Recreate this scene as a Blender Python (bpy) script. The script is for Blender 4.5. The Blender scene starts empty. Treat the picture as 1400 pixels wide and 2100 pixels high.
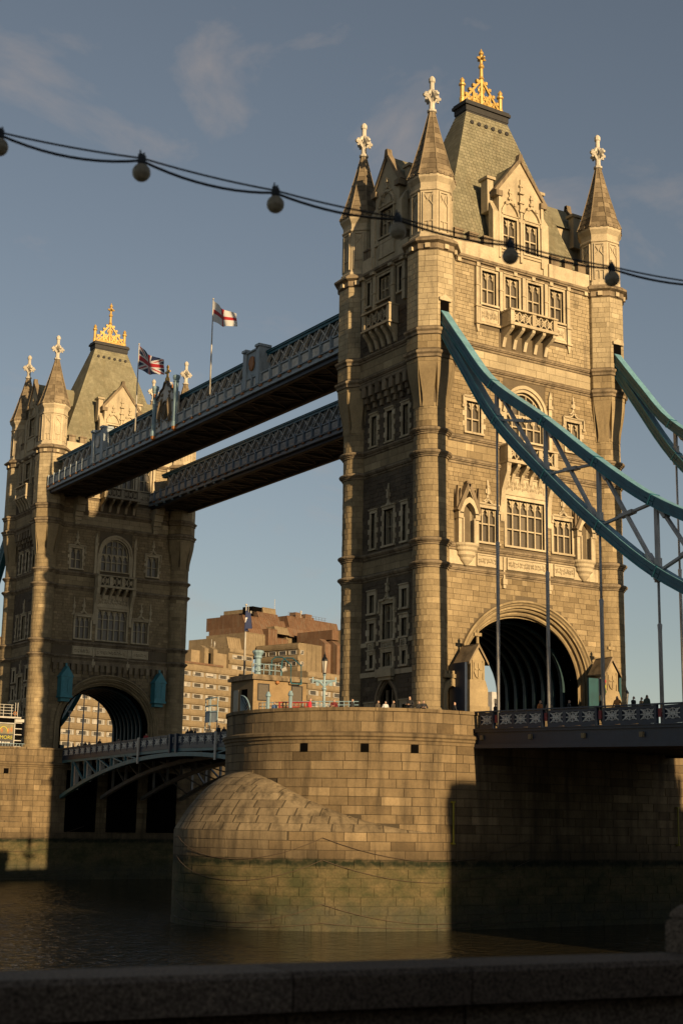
import bpy, math, random
from mathutils import Vector, Matrix
from math import sin, cos, pi, sqrt, atan2, radians as rad

sc = bpy.context.scene
COL = sc.collection
rnd = random.Random(11)

# ------------------------------------------------------------------ camera
CAM = Vector((-75.991, -95.487, 0.895))
yaw, pit, rol = rad(32.801), rad(12.052), rad(0.964)
FPX = 2961.744
fw = Vector((sin(yaw) * cos(pit), cos(yaw) * cos(pit), sin(pit)))
r0 = Vector((cos(yaw), -sin(yaw), 0)); u0 = r0.cross(fw)
RT = r0 * cos(rol) + u0 * sin(rol); UP = -r0 * sin(rol) + u0 * cos(rol)
cd = bpy.data.cameras.new('camera'); cam = bpy.data.objects.new('camera', cd); COL.objects.link(cam)
cam.matrix_world = Matrix(((RT.x, UP.x, -fw.x, CAM.x), (RT.y, UP.y, -fw.y, CAM.y), (RT.z, UP.z, -fw.z, CAM.z), (0, 0, 0, 1)))
cd.sensor_fit = 'VERTICAL'; cd.sensor_height = 36.0; cd.sensor_width = 24.0
cd.lens = FPX / 2100 * 36.0
cd.clip_start = 0.1; cd.clip_end = 12000
cd.dof.use_dof = True; cd.dof.focus_distance = 125; cd.dof.aperture_fstop = 3.6
sc.camera = cam

# ------------------------------------------------------------------ light
SUN_EL, SUN_AZ = rad(13.2), rad(181.2)          # azimuth clockwise from north (+Y)
sdir = Vector((sin(SUN_AZ) * cos(SUN_EL), cos(SUN_AZ) * cos(SUN_EL), sin(SUN_EL)))
sl = bpy.data.lights.new('sun', 'SUN'); sl.energy = 5.0; sl.angle = rad(0.53); sl.color = (1.0, 0.725, 0.405)
so = bpy.data.objects.new('sun', sl); COL.objects.link(so); so.rotation_euler = sdir.to_track_quat('Z', 'Y').to_euler()
so.location = (0, -200, 120)

w = bpy.data.worlds.new('World'); sc.world = w; w.use_nodes = True
nt = w.node_tree; nt.nodes.clear()
def N(t, **k):
    n = nt.nodes.new(t)
    for a, b in k.items(): setattr(n, a, b)
    return n
sky = N('ShaderNodeTexSky', sky_type='NISHITA', sun_disc=False, sun_elevation=SUN_EL, sun_rotation=SUN_AZ, air_density=1.0, dust_density=0.45, ozone_density=0.8)
bg = N('ShaderNodeBackground'); bg.inputs['Strength'].default_value = 0.05
wo = N('ShaderNodeOutputWorld')
tc = N('ShaderNodeTexCoord')
mp = N('ShaderNodeMapping'); mp.inputs['Scale'].default_value = (1.0, 1.0, 1.7); mp.inputs['Location'].default_value = (3.133, 1.495, 3.920)
nz = N('ShaderNodeTexNoise'); nz.inputs['Scale'].default_value = 7.0; nz.inputs['Detail'].default_value = 7.0; nz.inputs['Roughness'].default_value = 0.58; nz.inputs['Distortion'].default_value = 0.5
cr = N('ShaderNodeValToRGB'); cr.color_ramp.elements[0].position = 0.55; cr.color_ramp.elements[1].position = 0.9
cr.color_ramp.elements[1].color = (0.75, 0.75, 0.75, 1)
hs = N('ShaderNodeHueSaturation'); hs.inputs['Saturation'].default_value = 0.68; hs.inputs['Value'].default_value = 1.0
mx = N('ShaderNodeMix', data_type='RGBA'); mx.inputs[7].default_value = (6.0, 4.9, 4.2, 1)
L_ = nt.links.new
L_(tc.outputs['Generated'], mp.inputs['Vector']); L_(mp.outputs[0], nz.inputs['Vector']); L_(nz.outputs['Fac'], cr.inputs['Fac'])
L_(sky.outputs[0], hs.inputs['Color']); L_(hs.outputs[0], mx.inputs[6]); L_(cr.outputs['Color'], mx.inputs[0])
L_(mx.outputs[2], bg.inputs['Color']); L_(bg.outputs[0], wo.inputs['Surface'])

sc.view_settings.view_transform = 'Standard'; sc.view_settings.look = 'None'
sc.view_settings.exposure = 0.57; sc.view_settings.gamma = 1.0; sc.view_settings.use_curve_mapping = False
sc.cycles.max_bounces = 6; sc.cycles.diffuse_bounces = 1; sc.cycles.glossy_bounces = 3; sc.cycles.transmission_bounces = 2

# ------------------------------------------------------------------ materials
def newmat(name):
    m = bpy.data.materials.new(name); m.use_nodes = True
    t = m.node_tree; b = t.nodes['Principled BSDF']
    return m, t, b
def nd(t, typ, **k):
    n = t.nodes.new(typ)
    for a, b in k.items(): setattr(n, a, b)
    return n
def mixc(t, a, b, fac, mode='MIX'):
    n = nd(t, 'ShaderNodeMix', data_type='RGBA', blend_type=mode)
    for i, s in ((6, a), (7, b), (0, fac)):
        if hasattr(s, 'links') or hasattr(s, 'is_linked'): t.links.new(s, n.inputs[i])
        elif i == 0: n.inputs[0].default_value = s
        else: n.inputs[i].default_value = (*s[:3], 1)
    return n.outputs[2]
def noise(t, scale, detail=5, rough=0.55, vec=None, sx=(1, 1, 1), dist=0.0):
    if vec is None:
        g = nd(t, 'ShaderNodeNewGeometry'); vec = g.outputs['Position']
    m = nd(t, 'ShaderNodeMapping'); m.inputs['Scale'].default_value = sx
    t.links.new(vec, m.inputs['Vector'])
    n = nd(t, 'ShaderNodeTexNoise'); n.inputs['Scale'].default_value = scale; n.inputs['Detail'].default_value = detail
    n.inputs['Roughness'].default_value = rough; n.inputs['Distortion'].default_value = dist
    t.links.new(m.outputs[0], n.inputs['Vector'])
    return n.outputs['Fac']
def ramp(t, src, p0, p1, c0=(0, 0, 0), c1=(1, 1, 1)):
    r = nd(t, 'ShaderNodeValToRGB'); r.color_ramp.elements[0].position = p0; r.color_ramp.elements[1].position = p1
    r.color_ramp.elements[0].color = (*c0, 1); r.color_ramp.elements[1].color = (*c1, 1)
    t.links.new(src, r.inputs['Fac']); return r.outputs['Color']
def bump(t, b, src, strength=0.3, dist=0.05):
    n = nd(t, 'ShaderNodeBump'); n.inputs['Strength'].default_value = strength; n.inputs['Distance'].default_value = dist
    t.links.new(src, n.inputs['Height']); t.links.new(n.outputs[0], b.inputs['Normal'])
KS, KP = 0.735, 0.75
def stone(name, c1, c2, stain=0.5, dark=(0.09, 0.07, 0.05), bs=0.35, bscale=7.0, tide=False, streak=0.45, speck=False):
    c1 = tuple(x * KS for x in c1); c2 = tuple(x * KS for x in c2); dark = tuple(x * KS for x in dark)
    m, t, b = newmat(name)
    at = nd(t, 'ShaderNodeAttribute', attribute_name='tone')
    col = mixc(t, c1, c2, at.outputs['Fac'])
    n1 = noise(t, 0.9, 6, 0.6)
    col = mixc(t, col, ramp(t, n1, 0.25, 0.8, (0.76, 0.75, 0.74), (1.14, 1.13, 1.10)), 1.0, 'MULTIPLY')
    col = mixc(t, col, ramp(t, noise(t, 0.22, 4, 0.6, sx=(1, 1, .6)), 0.3, 0.7, (0.80, 0.79, 0.78), (1.1, 1.1, 1.1)), 1.0, 'MULTIPLY')
    n2 = noise(t, 1.0, 5, 0.65, sx=(1.3, 1.3, 0.16))
    col = mixc(t, col, dark, mixc(t, (0, 0, 0), (stain,) * 3, ramp(t, n2, 0.5 + 0.1 * (1 - streak), 0.78)))
    n3 = noise(t, bscale, 6, 0.7)
    col = mixc(t, col, ramp(t, n3, 0.3, 0.7, (0.82, 0.82, 0.82), (1.1, 1.1, 1.1)), 1.0, 'MULTIPLY')
    if speck: col = mixc(t, col, ramp(t, noise(t, 90, 3, .6), .38, .62, (.35, .33, .32), (1.5, 1.45, 1.4)), 1.0, 'MULTIPLY')
    if tide:
        g = nd(t, 'ShaderNodeNewGeometry'); s = nd(t, 'ShaderNodeSeparateXYZ'); t.links.new(g.outputs['Position'], s.inputs[0])
        wob = noise(t, 1.3, 6, 0.7)
        a = nd(t, 'ShaderNodeMath', operation='MULTIPLY_ADD'); t.links.new(wob, a.inputs[0]); a.inputs[1].default_value = 0.55; t.links.new(s.outputs['Z'], a.inputs[2])
        # tide marks: brown staining, a ragged weed line at about -1.9 m, then olive silt
        def band(src, z0, z1):
            q = nd(t, 'ShaderNodeMapRange', interpolation_type='SMOOTHSTEP'); t.links.new(src, q.inputs[0]); q.inputs[1].default_value = z0; q.inputs[2].default_value = z1; return q.outputs[0]
        def mul(x, y):
            q = nd(t, 'ShaderNodeMath', operation='MULTIPLY'); t.links.new(x, q.inputs[0]); t.links.new(y, q.inputs[1]); return q.outputs[0]
        zz = a.outputs[0]
        col = mixc(t, col, (0.05, 0.036, 0.02), mul(band(zz, .35, -1.3), ramp(t, noise(t, .8, 5, .7, sx=(1, 1, .3)), .25, .75, (.25,) * 3, (.95,) * 3)))
        silt = mixc(t, (0.125, 0.095, 0.044), (0.042, 0.045, 0.017), ramp(t, noise(t, .45, 7, .68, sx=(1, 1, 1.6)), .36, .62))
        silt = mixc(t, silt, (0.045, 0.048, 0.034), mul(band(s.outputs['Z'], -4.0, -5.6), ramp(t, noise(t, .9, 4, .6), .3, .7, (.3,) * 3, (.9,) * 3)))
        silt = mixc(t, silt, ramp(t, n3, 0.3, 0.7, (0.65,) * 3, (1.2,) * 3), 1.0, 'MULTIPLY')
        col = mixc(t, col, silt, mixc(t, (0, 0, 0), (0.93,) * 3, band(zz, -1.55, -2.0)))
        wd = nd(t, 'ShaderNodeMath', operation='SUBTRACT'); t.links.new(zz, wd.inputs[0]); wd.inputs[1].default_value = -1.72
        ab = nd(t, 'ShaderNodeMath', operation='ABSOLUTE'); t.links.new(wd.outputs[0], ab.inputs[0])
        col = mixc(t, col, (0.010, 0.014, 0.005), mul(band(ab.outputs[0], .4, .06), ramp(t, noise(t, 1.7, 5, .7), .32, .55, (.35,) * 3, (1,) * 3)))
    t.links.new(col, b.inputs['Base Color'])
    b.inputs['Roughness'].default_value = 0.88; b.inputs['Specular IOR Level'].default_value = 0.25
    ad = nd(t, 'ShaderNodeMath', operation='ADD'); t.links.new(n3, ad.inputs[0]); t.links.new(noise(t, bscale * 5, 3, 0.6), ad.inputs[1])
    bump(t, b, ad.outputs[0], bs, 0.03)
    return m
def paint(name, c, rough=0.45, metal=0.0, wear=0.25, wearc=(0.06, 0.04, 0.03)):
    c = tuple(x * KP for x in c); wearc = tuple(x * KP for x in wearc)
    m, t, b = newmat(name)
    n1 = noise(t, 2.0, 6, 0.65, sx=(1, 1, 0.5))
    col = mixc(t, c, tuple(x * 0.62 for x in c), ramp(t, n1, 0.35, 0.75))
    n2 = noise(t, 5.0, 6, 0.7)
    col = mixc(t, col, wearc, mixc(t, (0, 0, 0), (wear,) * 3, ramp(t, n2, 0.58, 0.72)))
    t.links.new(col, b.inputs['Base Color']); b.inputs['Metallic'].default_value = metal
    r = nd(t, 'ShaderNodeMapRange'); t.links.new(n2, r.inputs[0]); r.inputs[3].default_value = rough - 0.12; r.inputs[4].default_value = rough + 0.15
    t.links.new(r.outputs[0], b.inputs['Roughness'])
    bump(t, b, n2, 0.08, 0.01)
    return m
M = {}
M['core'] = stone('mortar_stone', (0.175, 0.135, 0.085), (0.21, 0.165, 0.105), 0.5)
M['ashlar'] = stone('granite_ashlar', (0.26, 0.195, 0.108), (0.58, 0.455, 0.265), 0.55)
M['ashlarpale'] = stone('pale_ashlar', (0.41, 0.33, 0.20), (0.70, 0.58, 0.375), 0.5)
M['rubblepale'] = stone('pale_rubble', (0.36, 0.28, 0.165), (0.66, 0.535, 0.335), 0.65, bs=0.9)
M['rubble'] = stone('rubble_stone', (0.255, 0.19, 0.105), (0.56, 0.435, 0.255), 0.65, bs=0.9)
M['westrubble'] = stone('shade_darkened_rubble', (0.095, 0.073, 0.05), (0.24, 0.185, 0.125), 0.5, bs=0.9)  # west wall rubble, coloured darker to carry that face's shade
M['white'] = stone('portland_stone', (0.58, 0.475, 0.305), (0.76, 0.64, 0.44), 0.75, dark=(0.13, 0.10, 0.07), bs=0.25)
M['mould'] = stone('weathered_moulding', (0.29, 0.22, 0.14), (0.44, 0.35, 0.23), 1.0, dark=(0.045, 0.035, 0.024), streak=1.5)
M['pier'] = stone('pier_granite', (0.15, 0.105, 0.055), (0.43, 0.32, 0.18), 0.9, dark=(0.04, 0.031, 0.021), tide=True, streak=1.4)
M['piercore'] = stone('pier_joint', (0.085, 0.066, 0.042), (0.10, 0.08, 0.05), 0.3, tide=True)
M['hood'] = stone('weathered_cutwater', (0.23, 0.175, 0.105), (0.36, 0.28, 0.17), 1.0, dark=(0.022, 0.018, 0.013), tide=True, streak=1.6)
M['slate'] = stone('roof_slate', (0.275, 0.255, 0.165), (0.36, 0.33, 0.22), 0.35, dark=(0.17, 0.105, 0.035), bs=0.4, streak=0.9)
M['spire'] = stone('spire_stone', (0.19, 0.145, 0.09), (0.40, 0.315, 0.20), 0.7, dark=(0.05, 0.038, 0.025))
M['granite'] = stone('speckled_granite', (0.22, 0.165, 0.12), (0.32, 0.25, 0.185), 0.5, bscale=28.0, bs=0.4, speck=True)
M['cross'] = stone('painted_cross', (0.66, 0.60, 0.48), (0.76, 0.70, 0.58), 0.35, dark=(0.3, 0.22, 0.12))
M['gold'] = paint('gilded_iron', (0.74, 0.47, 0.12), 0.45, 0.25, 0.4, (0.25, 0.12, 0.03))
M['lead'] = paint('lead_cap', (0.03, 0.027, 0.024), 0.7)
M['teal'] = paint('teal_paint', (0.022, 0.16, 0.215), 0.36, wear=0.3, wearc=(0.03, 0.06, 0.065))
M['tealsheen'] = paint('teal_sky_sheen', (0.20, 0.42, 0.50), 0.42, wear=0.2, wearc=(0.10, 0.10, 0.09))  # teal lightened to stand for sky reflected on the chain tops
M['navy'] = paint('navy_paint', (0.018, 0.036, 0.075), 0.42, wear=0.25)
M['greyblue'] = paint('grey_blue_paint', (0.40, 0.47, 0.51), 0.5, wear=0.3, wearc=(0.14, 0.11, 0.08))
M['skyblue'] = paint('sky_blue_paint', (0.30, 0.44, 0.50), 0.45, wear=0.2)
M['greypaint'] = paint('grey_paint', (0.36, 0.345, 0.32), 0.5, wear=0.25, wearc=(0.16, 0.10, 0.06))
M['lattice'] = paint('lattice_paint', (0.86, 0.80, 0.70), 0.55, wear=0.3, wearc=(0.2, 0.12, 0.07))
M['tealbright'] = paint('bright_teal_paint', (0.05, 0.30, 0.36), 0.45, wear=0.2)
M['gateteal'] = paint('gate_teal', (0.015, 0.085, 0.10), 0.5, wear=0.3)
M['bascteal'] = paint('bascule_teal', (0.085, 0.22, 0.25), 0.45, wear=0.2)
M['hanger'] = paint('hanger_paint', (0.62, 0.60, 0.57), 0.55, wear=0.15)
M['rust'] = paint('rust_orange', (0.50, 0.20, 0.055), 0.6)
M['brownsteel'] = paint('brown_steel', (0.11, 0.075, 0.045), 0.6)
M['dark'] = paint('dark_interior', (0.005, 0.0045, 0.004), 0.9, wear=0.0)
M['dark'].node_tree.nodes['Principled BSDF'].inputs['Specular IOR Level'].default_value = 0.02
M['black'] = paint('black_paint', (0.012, 0.012, 0.013), 0.4, wear=0.0)
M['red'] = paint('red_paint', (0.42, 0.03, 0.03), 0.5, wear=0.1)
M['asphalt'] = stone('asphalt', (0.045, 0.045, 0.045), (0.055, 0.055, 0.055), 0.1)
M['concrete'] = stone('hotel_concrete', (0.30, 0.23, 0.138), (0.37, 0.285, 0.175), 0.65, dark=(0.15, 0.11, 0.06), bs=0.15)
M['copper'] = stone('brown_cladding', (0.19, 0.105, 0.06), (0.26, 0.15, 0.088), 0.7, dark=(0.26, 0.22, 0.16), bs=0.15, streak=1.2)
M['whiteframe'] = paint('white_window_frame', (0.62, 0.58, 0.50), 0.5, wear=0.1)
M['filigree'] = paint('white_filigree', (0.95, 0.9, 0.8), 0.5, wear=0.1)
M['curtain'] = paint('window_blind', (0.55, 0.5, 0.42), 0.8, wear=0.0)
M['whitewall'] = paint('white_wall', (0.62, 0.60, 0.56), 0.6, wear=0.1)
M['vaultteal'] = paint('dark_teal_paint', (0.012, 0.05, 0.06), 0.5)
M['brick'] = stone('tan_brick', (0.36, 0.25, 0.13), (0.43, 0.31, 0.17), 0.4)
M['yellow'] = paint('yellow_paint', (0.42, 0.36, 0.02), 0.5, wear=0.2)
M['green'] = paint('weed_green', (0.05, 0.09, 0.02), 0.8)
def glass(name, c, rough=0.12):
    m, t, b = newmat(name)
    n = noise(t, 9, 2, 0.5)
    at = nd(t, 'ShaderNodeAttribute', attribute_name='tone'); pw = nd(t, 'ShaderNodeMath', operation='POWER'); t.links.new(at.outputs['Fac'], pw.inputs[0]); pw.inputs[1].default_value = 3.0
    t.links.new(mixc(t, mixc(t, c, tuple(x * 1.9 + 0.004 for x in c), n), (0.17, 0.14, 0.10), pw.outputs[0]), b.inputs['Base Color']); b.inputs['Roughness'].default_value = rough
    b.inputs['Specular IOR Level'].default_value = 0.5
    bump(t, b, noise(t, 3, 2), 0.12, 0.02)
    return m
M['pane'] = glass('leaded_pane', (0.06, 0.05, 0.037), 0.3)
M['hotelpane'] = glass('hotel_pane', (0.03, 0.028, 0.024), 0.08)
def plain(name, c, rough=0.8, emit=None):
    m, t, b = newmat(name); b.inputs['Base Color'].default_value = (*c, 1); b.inputs['Roughness'].default_value = rough
    return m

# ------------------------------------------------------------------ mesh helpers
def tone_(r):
    return r.choice((.08, 1.0, .95, .15, .85)) if r.random() < .06 else min(1, max(0, r.gauss(.46, .11)))
class MB:
    def __init__(s): s.v = []; s.f = []; s.t = []; s.mi = []
    def add(s, vs, fs, tone=0.5, mi=0):
        o = len(s.v); s.v.extend([tuple(p) for p in vs])
        for f in fs: s.f.append(tuple(i + o for i in f)); s.t.append(tone); s.mi.append(mi)
    def build(s, name, mats, parent=None, smooth=False, **props):
        me = bpy.data.meshes.new(name); me.from_pydata(s.v, [], s.f)
        a = me.attributes.new('tone', 'FLOAT', 'FACE'); a.data.foreach_set('value', s.t)
        if isinstance(mats, str): mats = [mats]
        for k in mats: me.materials.append(M[k] if isinstance(k, str) else k)
        if len(mats) > 1: me.polygons.foreach_set('material_index', s.mi)
        if smooth: me.polygons.foreach_set('use_smooth', [True] * len(me.polygons))
        me.update()
        o = bpy.data.objects.new(name, me); COL.objects.link(o)
        if parent: o.parent = parent
        for k, val in props.items(): o[k] = val
        return o
BOXF = [(0, 3, 2, 1), (4, 5, 6, 7), (0, 1, 5, 4), (1, 2, 6, 5), (2, 3, 7, 6), (3, 0, 4, 7)]
def box(mb, x0, x1, y0, y1, z0, z1, tone=0.5, mi=0):
    mb.add([(x0, y0, z0), (x1, y0, z0), (x1, y1, z0), (x0, y1, z0), (x0, y0, z1), (x1, y0, z1), (x1, y1, z1), (x0, y1, z1)], BOXF, tone, mi)
def bar(mb, a, b, wd, ht, tone=0.5, up=(0, 0, 1), mi=0):
    a = Vector(a); b = Vector(b); d = (b - a)
    if d.length < 1e-6: return
    d.normalize(); upv = Vector(up)
    if abs(d.dot(upv)) > 0.99: upv = Vector((0, 1, 0))
    s = d.cross(upv).normalized(); n = s.cross(d)
    s *= wd / 2; n *= ht / 2
    mb.add([a - s - n, a + s - n, a + s + n, a - s + n, b - s - n, b + s - n, b + s + n, b - s + n], BOXF, tone, mi)
def tube(mb, pts, r, n=6, tone=0.5, mi=0, cap=True):
    pts = [Vector(p) for p in pts]; rs = r if isinstance(r, (list, tuple)) else [r] * len(pts)
    up = Vector((0, 0, 1)); rings = []
    for i, p in enumerate(pts):
        d = (pts[min(i + 1, len(pts) - 1)] - pts[max(i - 1, 0)]).normalized()
        u_ = up if abs(d.z) < 0.95 else Vector((0, 1, 0))
        s = d.cross(u_).normalized(); q = s.cross(d)
        rings.append([p + (s * cos(2 * pi * k / n) + q * sin(2 * pi * k / n)) * rs[i] for k in range(n)])
    vs = [v for rg in rings for v in rg]; fs = []
    for i in range(len(pts) - 1):
        for k in range(n): fs.append((i * n + k, i * n + (k + 1) % n, (i + 1) * n + (k + 1) % n, (i + 1) * n + k))
    if cap: fs.append(tuple(range(n))[::-1]); fs.append(tuple(range((len(pts) - 1) * n, len(pts) * n)))
    mb.add(vs, fs, tone, mi)
def lathe(mb, cx, cy, prof, n=16, phase=0.0, tone=0.5, mi=0, apo=False, cap=True, sy=1.0):
    k_ = 1 / cos(pi / n) if apo else 1
    vs = []; fs = []
    for r, z in prof:
        for k in range(n):
            a = phase + 2 * pi * k / n
            vs.append((cx + r * k_ * cos(a), cy + r * k_ * sin(a) * sy, z))
    for i in range(len(prof) - 1):
        for k in range(n): fs.append((i * n + k, i * n + (k + 1) % n, (i + 1) * n + (k + 1) % n, (i + 1) * n + k))
    if cap: fs.append(tuple(range(n))[::-1]); fs.append(tuple(range((len(prof) - 1) * n, len(prof) * n)))
    mb.add(vs, fs, tone, mi)
class Fr:
    """a wall frame: u along the wall (to the right seen from outside), z up, d outwards"""
    def __init__(s, o, u, n): s.o = Vector(o); s.u = Vector(u); s.n = Vector(n)
    def p(s, u, z, d=0.0): return s.o + s.u * u + s.n * d + Vector((0, 0, z))
    def at(s, d): return Fr(s.o + s.n * d, s.u, s.n)
def fbox(mb, fr, a, b, z0, z1, d0, d1, tone=0.5, mi=0):
    P = fr.p
    mb.add([P(a, z0, d1), P(b, z0, d1), P(b, z0, d0), P(a, z0, d0), P(a, z1, d1), P(b, z1, d1), P(b, z1, d0), P(a, z1, d0)], BOXF, tone, mi)
def fpoly(mb, fr, pts, d0, d1, tone=0.5, mi=0):
    n = len(pts); vs = [fr.p(u, z, d1) for u, z in pts] + [fr.p(u, z, d0) for u, z in pts]
    fs = [tuple(range(n))] + [(i, i + n, (i + 1) % n + n, (i + 1) % n) for i in range(n)]
    mb.add(vs, fs, tone, mi)
def fstrip(mb, fr, A, B, d0, d1, tone=0.5, mi=0):
    """solid between polylines A and B (same length), from depth d0 to d1"""
    n = len(A)
    vs = [fr.p(u, z, d1) for u, z in A] + [fr.p(u, z, d1) for u, z in B] + [fr.p(u, z, d0) for u, z in A] + [fr.p(u, z, d0) for u, z in B]
    fs = []
    for i in range(n - 1):
        fs += [(i, i + 1, n + i + 1, n + i), (i, 2 * n + i, 2 * n + i + 1, i + 1), (n + i, n + i + 1, 3 * n + i + 1, 3 * n + i)]
    fs += [(0, n, 3 * n, 2 * n), (n - 1, 3 * n - 1, 4 * n - 1, 2 * n - 1)]
    mb.add(vs, fs, tone, mi)
def arc_pointed(u0, u1, zs, rise, n=6):
    """pointed arch from (u0,zs) to (u1,zs) with the given rise"""
    c = (u0 + u1) / 2; h = (u1 - u0) / 2; out = []
    R = (h * h + rise * rise) / (2 * h) if rise >= h else None
    for i in range(2 * n + 1):
        t = -1 + i / n
        if R:
            x = abs(t) * h
            z = sqrt(max(R * R - (x + R - h) ** 2, 0))
        else:
            z = rise * sqrt(max(1 - t * t, 0))
        out.append((c + t * h, zs + z))
    return out
def ellarc(a, b, zs, n=20, c=0.0): return [(c - a * cos(pi * i / n), zs + b * sin(pi * i / n)) for i in range(n + 1)]
def empty(name, loc=(0, 0, 0), rz=0.0, label=None, cat=None, group=None, parent=None):
    o = bpy.data.objects.new(name, None); COL.objects.link(o); o.location = loc; o.rotation_euler = (0, 0, rz); o.empty_display_size = 0.5
    if parent: o.parent = parent
    tag(o, label, cat, group); return o
def tag(o, label=None, cat=None, group=None, kind=None):
    for k, v in (('label', label), ('category', cat), ('group', group), ('kind', kind)):
        if v: o[k] = v
    return o
def copy_tree(o, parent=None):
    c = o.copy(); COL.objects.link(c)
    if parent: c.parent = parent
    for ch in list(o.children): copy_tree(ch, c)
    return c
def cut(a, b, holes):
    """remove hole intervals from [a,b]"""
    segs = [(a, b)]
    for h0, h1 in holes:
        nx = []
        for s0, s1 in segs:
            if h1 <= s0 or h0 >= s1: nx.append((s0, s1)); continue
            if h0 > s0: nx.append((s0, h0))
            if h1 < s1: nx.append((h1, s1))
        segs = nx
    return [s for s in segs if s[1] - s[0] > 0.06]
STONEF = [(0, 1, 2, 3), (0, 4, 5, 1), (1, 5, 6, 2), (2, 6, 7, 3), (3, 7, 4, 0)]
def flat_stones(fr, a, b, z0, z1, ch, lmin, lmax, holes=(), proud=0.035, gap=0.012, wob=0.012, r=rnd):
    """courses of blocks on a flat wall; holes = (u0,u1,z0,z1) or callables (zlo,zhi)->[(u0,u1)]"""
    out = []; n = max(1, round((z1 - z0) / ch)); h = (z1 - z0) / n
    for i in range(n):
        q0, q1 = z0 + i * h, z0 + (i + 1) * h
        hs_ = []
        for k in holes:
            if callable(k): hs_ += k(q0, q1)
            elif k[2] < q1 - 0.03 and k[3] > q0 + 0.03: hs_.append((k[0], k[1]))
        for s0, s1 in cut(a, b, hs_):
            x = s0 - (r.random() * lmin if s0 == a else 0)
            while x < s1 - 0.05:
                e = x + r.uniform(lmin, lmax)
                if e > s1 - lmin * 0.45: e = s1
                xa, xb = max(x, s0) + gap / 2, min(e, s1) - gap / 2
                if xb - xa > 0.05:
                    d = proud + r.uniform(-wob, wob); c = min(0.009, (xb - xa) / 5)
                    P = fr.p; za, zb = q0 + gap / 2, q1 - gap / 2
                    vs = [P(xa + c, za + c, d), P(xb - c, za + c, d), P(xb - c, zb - c, d), P(xa + c, zb - c, d),
                          P(xa, za, -0.02), P(xb, za, -0.02), P(xb, zb, -0.02), P(xa, zb, -0.02)]
                    out.append((vs, STONEF, tone_(r), (xb - xa) * h, fr.n))
                x = e
    return out
def round_stones(cx, cy, R, a0, a1, z0, z1, ch, lmin, lmax, proud=0.03, gap=0.012, seg=3, r=rnd):
    out = []; n = max(1, round((z1 - z0) / ch)); h = (z1 - z0) / n
    for i in range(n):
        q0, q1 = z0 + i * h + gap / 2, z0 + (i + 1) * h - gap / 2
        x = a0 * R - r.random() * lmin
        while x < a1 * R:
            e = x + r.uniform(lmin, lmax)
            xa, xb = max(x, a0 * R) + gap / 2, min(e, a1 * R) - gap / 2
            if xb - xa > 0.12:
                d = proud + r.uniform(-0.008, 0.008); vs = []; fs = []
                for k in range(seg + 1):
                    a = (xa + (xb - xa) * k / seg) / R
                    for rr, z in ((R - 0.02, q0), (R + d, q0 + 0.008), (R + d, q1 - 0.008), (R - 0.02, q1)): vs.append((cx + rr * cos(a), cy + rr * sin(a), z))
                for k in range(seg):
                    o = 4 * k
                    fs += [(o, o + 4, o + 5, o + 1), (o + 1, o + 5, o + 6, o + 2), (o + 2, o + 6, o + 7, o + 3)]
                fs += [(0, 1, 2, 3), (4 * seg + 3, 4 * seg + 2, 4 * seg + 1, 4 * seg)]
                am = (xa + xb) / 2 / R
                out.append((vs, fs, tone_(r), (xb - xa) * h, Vector((cos(am), sin(am), 0))))
            x = e
    return out
def emit_stones(groups, thing_loc, limit, rest_parent, rest_name='stone_courses', name='stone'):
    """groups: list of (stones, parent part, material). The largest in view become objects, the rest one stuff part."""
    allst = []
    for st, par, mt in groups:
        for s in st:
            c = Vector((0, 0, 0))
            for v in s[0]: c += Vector(v)
            c = c / len(s[0]) + Vector(thing_loc); d = CAM - c
            score = s[3] * max(0, s[4].dot(d.normalized())) / d.length_squared
            allst.append((score, s, par, mt))
    allst.sort(key=lambda q: -q[0])
    for i, (score, s, par, mt) in enumerate(allst[:limit]):
        b = MB(); b.add(s[0], s[1], s[2]); b.build(name, mt, par)
    mats = []; b = MB()
    for score, s, par, mt in allst[limit:]:
        if mt not in mats: mats.append(mt)
        b.add(s[0], s[1], s[2], mats.index(mt))
    if mats: b.build(rest_name, mats, rest_parent, kind='stuff')
def part(name, mt, parent, fn, smooth=False, **props):
    b = MB(); fn(b); return b.build(name, mt, parent, smooth, **props)

# ------------------------------------------------------------------ tower
ZL = [47.11, 39.67, 37.76, 31.53, 29.67, 22.59, 20.77]
AX, BY = 9.389, 5.144
def wall_grid(mb, fr, a, b, z0, z1, holes, depth=0.6):
    us = sorted({a, b, *[x for h in holes for x in h[:2] if a < x < b]}); zs = sorted({z0, z1, *[x for h in holes for x in h[2:] if z0 < x < z1]})
    inh = lambda u, z: any(h[0] < u < h[1] and h[2] < z < h[3] for h in holes)
    for i in range(len(us) - 1):
        for j in range(len(zs) - 1):
            if not inh((us[i] + us[i + 1]) / 2, (zs[j] + zs[j + 1]) / 2):
                mb.add([fr.p(us[i], zs[j]), fr.p(us[i + 1], zs[j]), fr.p(us[i + 1], zs[j + 1]), fr.p(us[i], zs[j + 1])], [(0, 1, 2, 3)])
    for h in holes:
        p = [fr.p(h[0], h[2]), fr.p(h[1], h[2]), fr.p(h[1], h[3]), fr.p(h[0], h[3])]
        q = [fr.p(h[0], h[2], -depth), fr.p(h[1], h[2], -depth), fr.p(h[1], h[3], -depth), fr.p(h[0], h[3], -depth)]
        mb.add(p + q, [(i, (i + 1) % 4, (i + 1) % 4 + 4, i + 4) for i in range(4)])
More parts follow.
